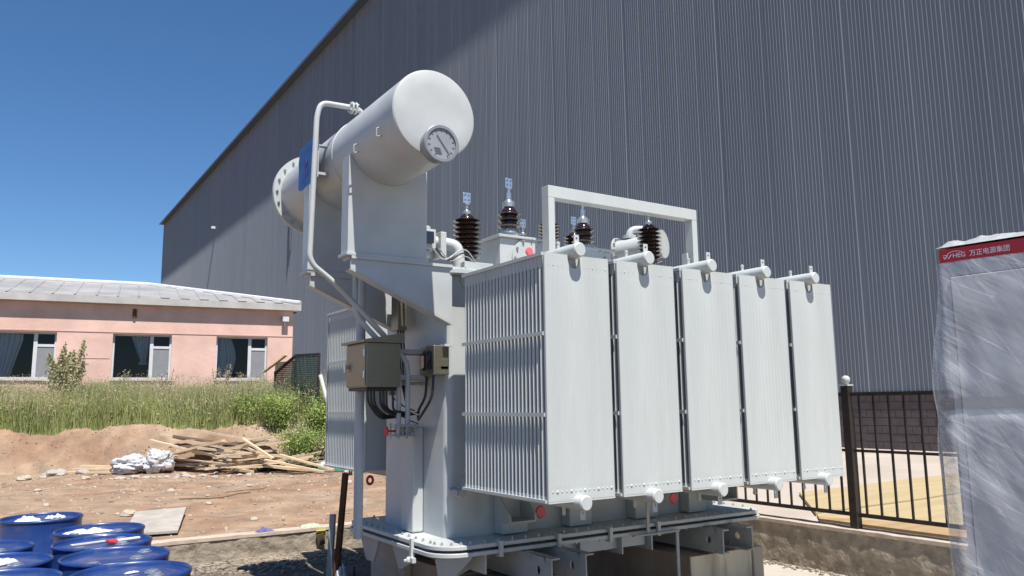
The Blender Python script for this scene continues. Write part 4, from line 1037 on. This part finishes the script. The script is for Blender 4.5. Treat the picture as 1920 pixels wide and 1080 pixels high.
sack(2.85, 17.5, .32, .25, .27, 'fuller white sack leaning on the wood pile boards', 9)
sack(PC.x+1.75, PC.y-1.05, .16, .12, .09, 'small white plastic bag at the right end of the wood pile', 4)
sack(PC.x+.65, PC.y-.60, .22, .15, .10, 'dark grey plastic bag in front of the wood pile', 14, mat('dark_plastic', (.05,.055,.06), .35, 0, .2, 8))
o = crumple('net_scrap', 5.75, 15.6, .5, .25, -.6, .10, GREENN, 'piece of green netting on the dirt at the foot of the bank', 'netting', 6, z=gz(5.75,15.6))
for k in range(5):   # dry twig on the dirt
    pass
tw = MB(); pts = [(2.35,12.6),(2.55,12.45),(2.68,12.25),(2.9,12.3),(3.15,12.45),(3.35,12.5)]
tw.tube([(x, y, gz(x, y)+.015) for x, y in pts], .009, 6); tw.tube([(x+.35, y+.5, gz(x+.35, y+.5)+.012) for x, y in pts[2:]], .006, 6)
tag(tw.build('dry_branch', BARK), 'thin dry branch lying on the red dirt', 'branch')

# things on / near the back wall
crumple('blue_cap', 2.66, 9.27, .095, .055, .1, .07, mat('blue_cloth', (.10,.12,.26), .9, 0, .2, 20), 'crumpled blue cloth cap lying on the low wall', 'cap', 7, z=.272, nn=16)
gl = crumple('work_glove', 3.20, 9.30, .12, .065, -.1, .06, mat('green_white_knit', (.42,.46,.33), .9, 0, .3, 30), 'pale knitted work glove with a yellow cuff draped over the low wall', 'glove', 11, z=.272, nn=16)
MB().obox((3.28, 9.18, .225), (.055,0,.0), (0,.012,0), (0,-.008,.014)).build('cuff', YEL, gl, bevel=.004)
MB().obox((3.275, 9.165, .14), (.044,0,.006), (0,.012,0), (-.01,0,.06)).build('fingers', mat('dark_rubber_glove', (.07,.05,.03), .7), gl, bevel=.004)
ps = MB().tube([(3.00, 7.72, 1.00), (2.90, 7.66, 0.02)], .035, 4); tag(ps.build('rusty_post', RUST), 'rusty square steel post leaning in front of the low wall', 'post')
ps = MB().tube([(2.90, 7.78, .60), (2.86, 7.74, 0.02)], .034, 4); tag(ps.build('grey_stake', PAINTD), 'short dark grey stake beside the rusty post', 'stake')
for k, (x, y) in enumerate(((3.04,7.55),(3.18,7.45),(3.29,7.38))):
    ps = MB().cyl((x, y, .0), (x, y, .12), .010, 8); tag(ps.build('rebar_stub', IRON), 'short black steel rod sticking up from the yard floor near the plinth', 'rod', 'steel rods by the plinth')
crumple('white_rag', 2.93, 7.60, .06, .05, 0, .14, CLOTHW, 'white rag tied at the foot of the rusty post', 'rag', 21, z=.02, nn=14)
rb = MB()
for k in range(1500):
    x = rnd.uniform(1.4, 3.6); y = 9.17-abs(rnd.gauss(0,.35)); s_ = rnd.uniform(.006, .028); a = rnd.random()*6
    rb.obox((x, y, .006+s_*.4), (s_*math.cos(a), s_*math.sin(a), 0), (-s_*.6*math.sin(a), s_*.6*math.cos(a), 0), (0, 0, s_*.5))
for k in range(700):
    y = rnd.uniform(2.5, 8.6); x = 6.9-abs(rnd.gauss(0,.07)); s_ = rnd.uniform(.005, .02); a = rnd.random()*6
    rb.obox((x, y, .006+s_*.4), (s_*math.cos(a), s_*math.sin(a), 0), (-s_*.6*math.sin(a), s_*.6*math.cos(a), 0), (0, 0, s_*.5))
tag(rb.build('rubble', RENDERW), 'crumbled cement rubble along the foot of the low walls', 'rubble', kind='stuff')

# ------------------------------------------------------------------ vegetation
rs = np.random.RandomState(3)
def blades(name, pts, hts, wid, m_, lean=.3, seg=2):
    n = len(pts); V = np.zeros((n, 5, 3)); a = rs.rand(n)*2*PI; la = rs.rand(n)*2*PI; ln = rs.rand(n)*lean
    for k, (t, w) in enumerate(((0, 1), (0, -1), (.6, .8), (.6, -.8), (1, 0))):
        V[:, k, 0] = pts[:, 0] + np.cos(a)*wid*w + np.cos(la)*ln*hts*t*t
        V[:, k, 1] = pts[:, 1] + np.sin(a)*wid*w + np.sin(la)*ln*hts*t*t
        V[:, k, 2] = pts[:, 2] + hts*t
    me = bpy.data.meshes.new(name); me.vertices.add(n*5); me.vertices.foreach_set('co', V.reshape(-1))
    F_ = np.array([[0,1,3,2]]); T_ = np.array([[2,3,4]]); base = (np.arange(n)*5)[:, None]
    loops = np.concatenate([(base+F_), (base+T_)], 1).reshape(-1)
    me.loops.add(n*7); me.loops.foreach_set('vertex_index', loops)
    me.polygons.add(n*2); me.polygons.foreach_set('loop_start', np.stack([np.arange(n)*7, np.arange(n)*7+4], 1).reshape(-1))
    me.update(calc_edges=True); me.validate(); me.materials.append(m_)
    o = bpy.data.objects.new(name, me); C.objects.link(o); return o
def leaves(V0, size, m_, name, parent=None):
    n = len(V0); a = rs.randn(n, 3); a /= np.linalg.norm(a, axis=1)[:, None]; b = np.cross(a, rs.randn(n, 3)); b /= np.linalg.norm(b, axis=1)[:, None]
    s_ = size*(.6+.8*rs.rand(n))[:, None]
    V = np.stack([V0-a*s_, V0+b*s_*.45, V0+a*s_, V0-b*s_*.45], 1)
    me = bpy.data.meshes.new(name); me.vertices.add(n*4); me.vertices.foreach_set('co', V.reshape(-1))
    me.loops.add(n*4); me.loops.foreach_set('vertex_index', np.arange(n*4)); me.polygons.add(n); me.polygons.foreach_set('loop_start', np.arange(n)*4)
    me.update(calc_edges=True); me.materials.append(m_); o = bpy.data.objects.new(name, me); C.objects.link(o)
    if parent: o.parent = parent; o.location = -ORG[parent.name]
    return o
def patch(n, x0, x1, back=0, dmax=5.6):
    out = []
    while len(out) < n:
        x = rnd.uniform(x0, x1); foot = 19.3-.52*max(x, -8); d = 1.0 + dmax*rnd.random()**1.5; y = foot + d
        if (Vector((x, y, 0))-hp).dot(nv) > -.25 and (Vector((x, y, 0))-hp).dot(u) < S1+.2: continue
        dens = .5+.9*noise.noise((x*.9, y*.9, 0))+.35
        if rnd.random() > dens: continue
        out.append((x, y, gz(x, y)-.02))
    return np.array(out)
P_ = patch(70000, -6, 8.5)
hh = np.array([.47+.36*(.5+noise.noise((x*.7, y*.7, 4))) for x, y, z in P_])*(.6+.5*rs.rand(len(P_)))
hh = hh*np.clip((P_[:,1]-(19.3-.52*P_[:,0]))/1.5, .45, 1.15)
tag(blades('weed_meadow', P_, hh, .008, GRASS, .35), 'tall green weeds covering the bank in front of the pink house', 'weeds', kind='stuff')
L_ = patch(30000, -6, 8.5); L_[:, 2] += rs.rand(len(L_))*.55
tag(leaves(L_, .03, GRASS, 'weed_foliage'), 'small broad leaves mixed through the tall weeds on the bank', 'weeds', kind='stuff')
P_ = patch(5000, -6, 8.5, dmax=5.2)
hh = (.65+.45*rs.rand(len(P_)))
tag(blades('seed_stalks', P_, hh, .0045, GRASSD, .25), 'brown seeded stalks rising out of the green weeds', 'weeds', kind='stuff')
K = np.repeat(P_, 5, 0); K[:, 2] += np.repeat(hh, 5)*(.72+.28*rs.rand(len(K))); K[:, :2] += rs.randn(len(K), 2)*.035
tag(leaves(K, .016, GRASSD, 'seed_heads'), 'dry brown seed heads above the green weeds', 'weeds', kind='stuff')
def shrub(name, x, y, h_, r_, n, label, m_, lsz, stems=7, cone=True, z0=None):
    zb = gz(x, y) if z0 is None else z0; t = empty(name, (x, y, zb), label, 'plant'); b = MB(); cen = []
    for k in range(stems):
        a = 2*PI*k/stems+rnd.random(); q = r_*rnd.uniform(.2, .9); e = Vector((x+q*math.cos(a), y+q*math.sin(a), zb+h_*rnd.uniform(.6, 1) if k else zb+h_))
        m1 = Vector((x, y, zb)).lerp(e, .5)+Vector((rnd.gauss(0,.03), rnd.gauss(0,.03), .05)); b.tube([(x, y, zb-.03), m1, e], .01, 5, rr=[.014, .009, .003]); cen.append((m1, e))
    b.build('stem', BARK, t); pts = []
    for k in range(n):
        m1, e = rnd.choice(cen); t_ = rnd.random()**.7; o_ = Vector((x, y, zb)).lerp(m1, t_*2) if t_ < .5 else m1.lerp(e, t_*2-1)
        w = r_*(.42 if not cone else .5*(1.1-t_)); o_ = o_+Vector((rnd.gauss(0, w*.7), rnd.gauss(0, w*.7), rnd.gauss(0, .05))); pts.append(tuple(o_))
    leaves(np.array(pts), lsz, m_, 'foliage', t)
    return t
shrub('tall_weed', 1.31, 21.3, 1.85, .50, 5200, 'tall pale seeded weed standing in front of the left windows', DRY, .035, 9)
for k, (x, y, h_, r_, l_) in enumerate(((5.25, 17.6, .75, .42, 'bright green bush at the crest of the bank beside the net'), (5.6, 16.95, .75, .42, 'leafy yellow-green bush low on the bank behind the wood pile'),
                        (6.05, 17.0, .9, .38, 'darker green bush between the net and the radiators'), (4.75, 18.1, .60, .38, 'rounded green bush left of the black net'), (5.95, 16.4, .65, .36, 'low yellow flowered bush at the foot of the bank by the radiators'), (5.45, 16.6, .8, .45, 'broad green bush hanging down the bank right behind the wood pile end'), (6.15, 16.3, 1.0, .42, 'green bush at the bank foot partly behind the rear radiators'))):
    shrub('bush', x, y, h_, r_, 3600, l_, LEAF if k not in (1, 4) else DRY, .026, 9, False)
shrub('tall_weed', 2.45, 20.6, 1.15, .30, 700, 'brown topped weed in front of the wall between the left and middle windows', GRASSD, .02, 9)
shrub('tall_weed', 4.6, 19.9, 1.25, .34, 800, 'brown topped weed below the right window of the house', GRASSD, .02, 10)
shrub('tall_weed', 3.4, 20.3, 1.2, .30, 700, 'brown topped weed in front of the middle window', GRASSD, .02, 9)
# black net screen
nt = empty('net_screen', (5.9, 17.8, 1.4), 'black shade net stretched on a leaning frame beside the house', 'screen')
def netp(A_, B_, zb, zt_, nm):
    b = MB(); A_ = Vector(A_); B_ = Vector(B_); n1 = 26; n2 = 34
    for i in range(n1+1): p_ = A_.lerp(B_, i/n1); b.tube([(p_.x, p_.y, zb), (p_.x+.01, p_.y, (zb+zt_)/2), (p_.x, p_.y, zt_)], .0075, 4)
    for j in range(n2+1): z = zb+(zt_-zb)*j/n2; b.tube([(A_.x, A_.y, z), (B_.x, B_.y, z)], .0075, 4)
    return b.build(nm, NETM, nt)
netp((5.72, 17.9, 0), (6.05, 17.3, 0), 1.2, 2.83, 'net_panel'); netp((5.45, 18.6, 0), (5.72, 17.9, 0), 1.2, 2.70, 'net_panel')
fm = MB().tube([(5.72,17.9,1.0),(5.72,17.9,2.86)], .028, 6).tube([(6.05,17.3,1.0),(6.05,17.3,2.86)], .028, 6).tube([(5.72,17.9,2.84),(6.05,17.3,2.84)], .025, 6).tube([(5.45,18.6,2.45),(5.72,17.9,2.84)], .04, 6).tube([(5.45,18.6,1.2),(5.45,18.6,2.5)], .025, 6)
fm.build('frame', IRON, nt)
ps = MB().tube([(5.98, 17.0, 2.35), (6.12, 16.7, 1.5), (6.14, 16.5, .9)], .03, 8, rr=[.045,.03,.025]); tag(ps.build('pale_pole', UPVC), 'pale leaning pole in front of the black net screen', 'pole')
plank(Vector((5.35, 18.3, 2.66)), Vector((.5,-.6,.5)), .7, .12, .03, WOODB, 'pale board leaning over the black net screen', None)
print('scene built', len(bpy.data.objects))
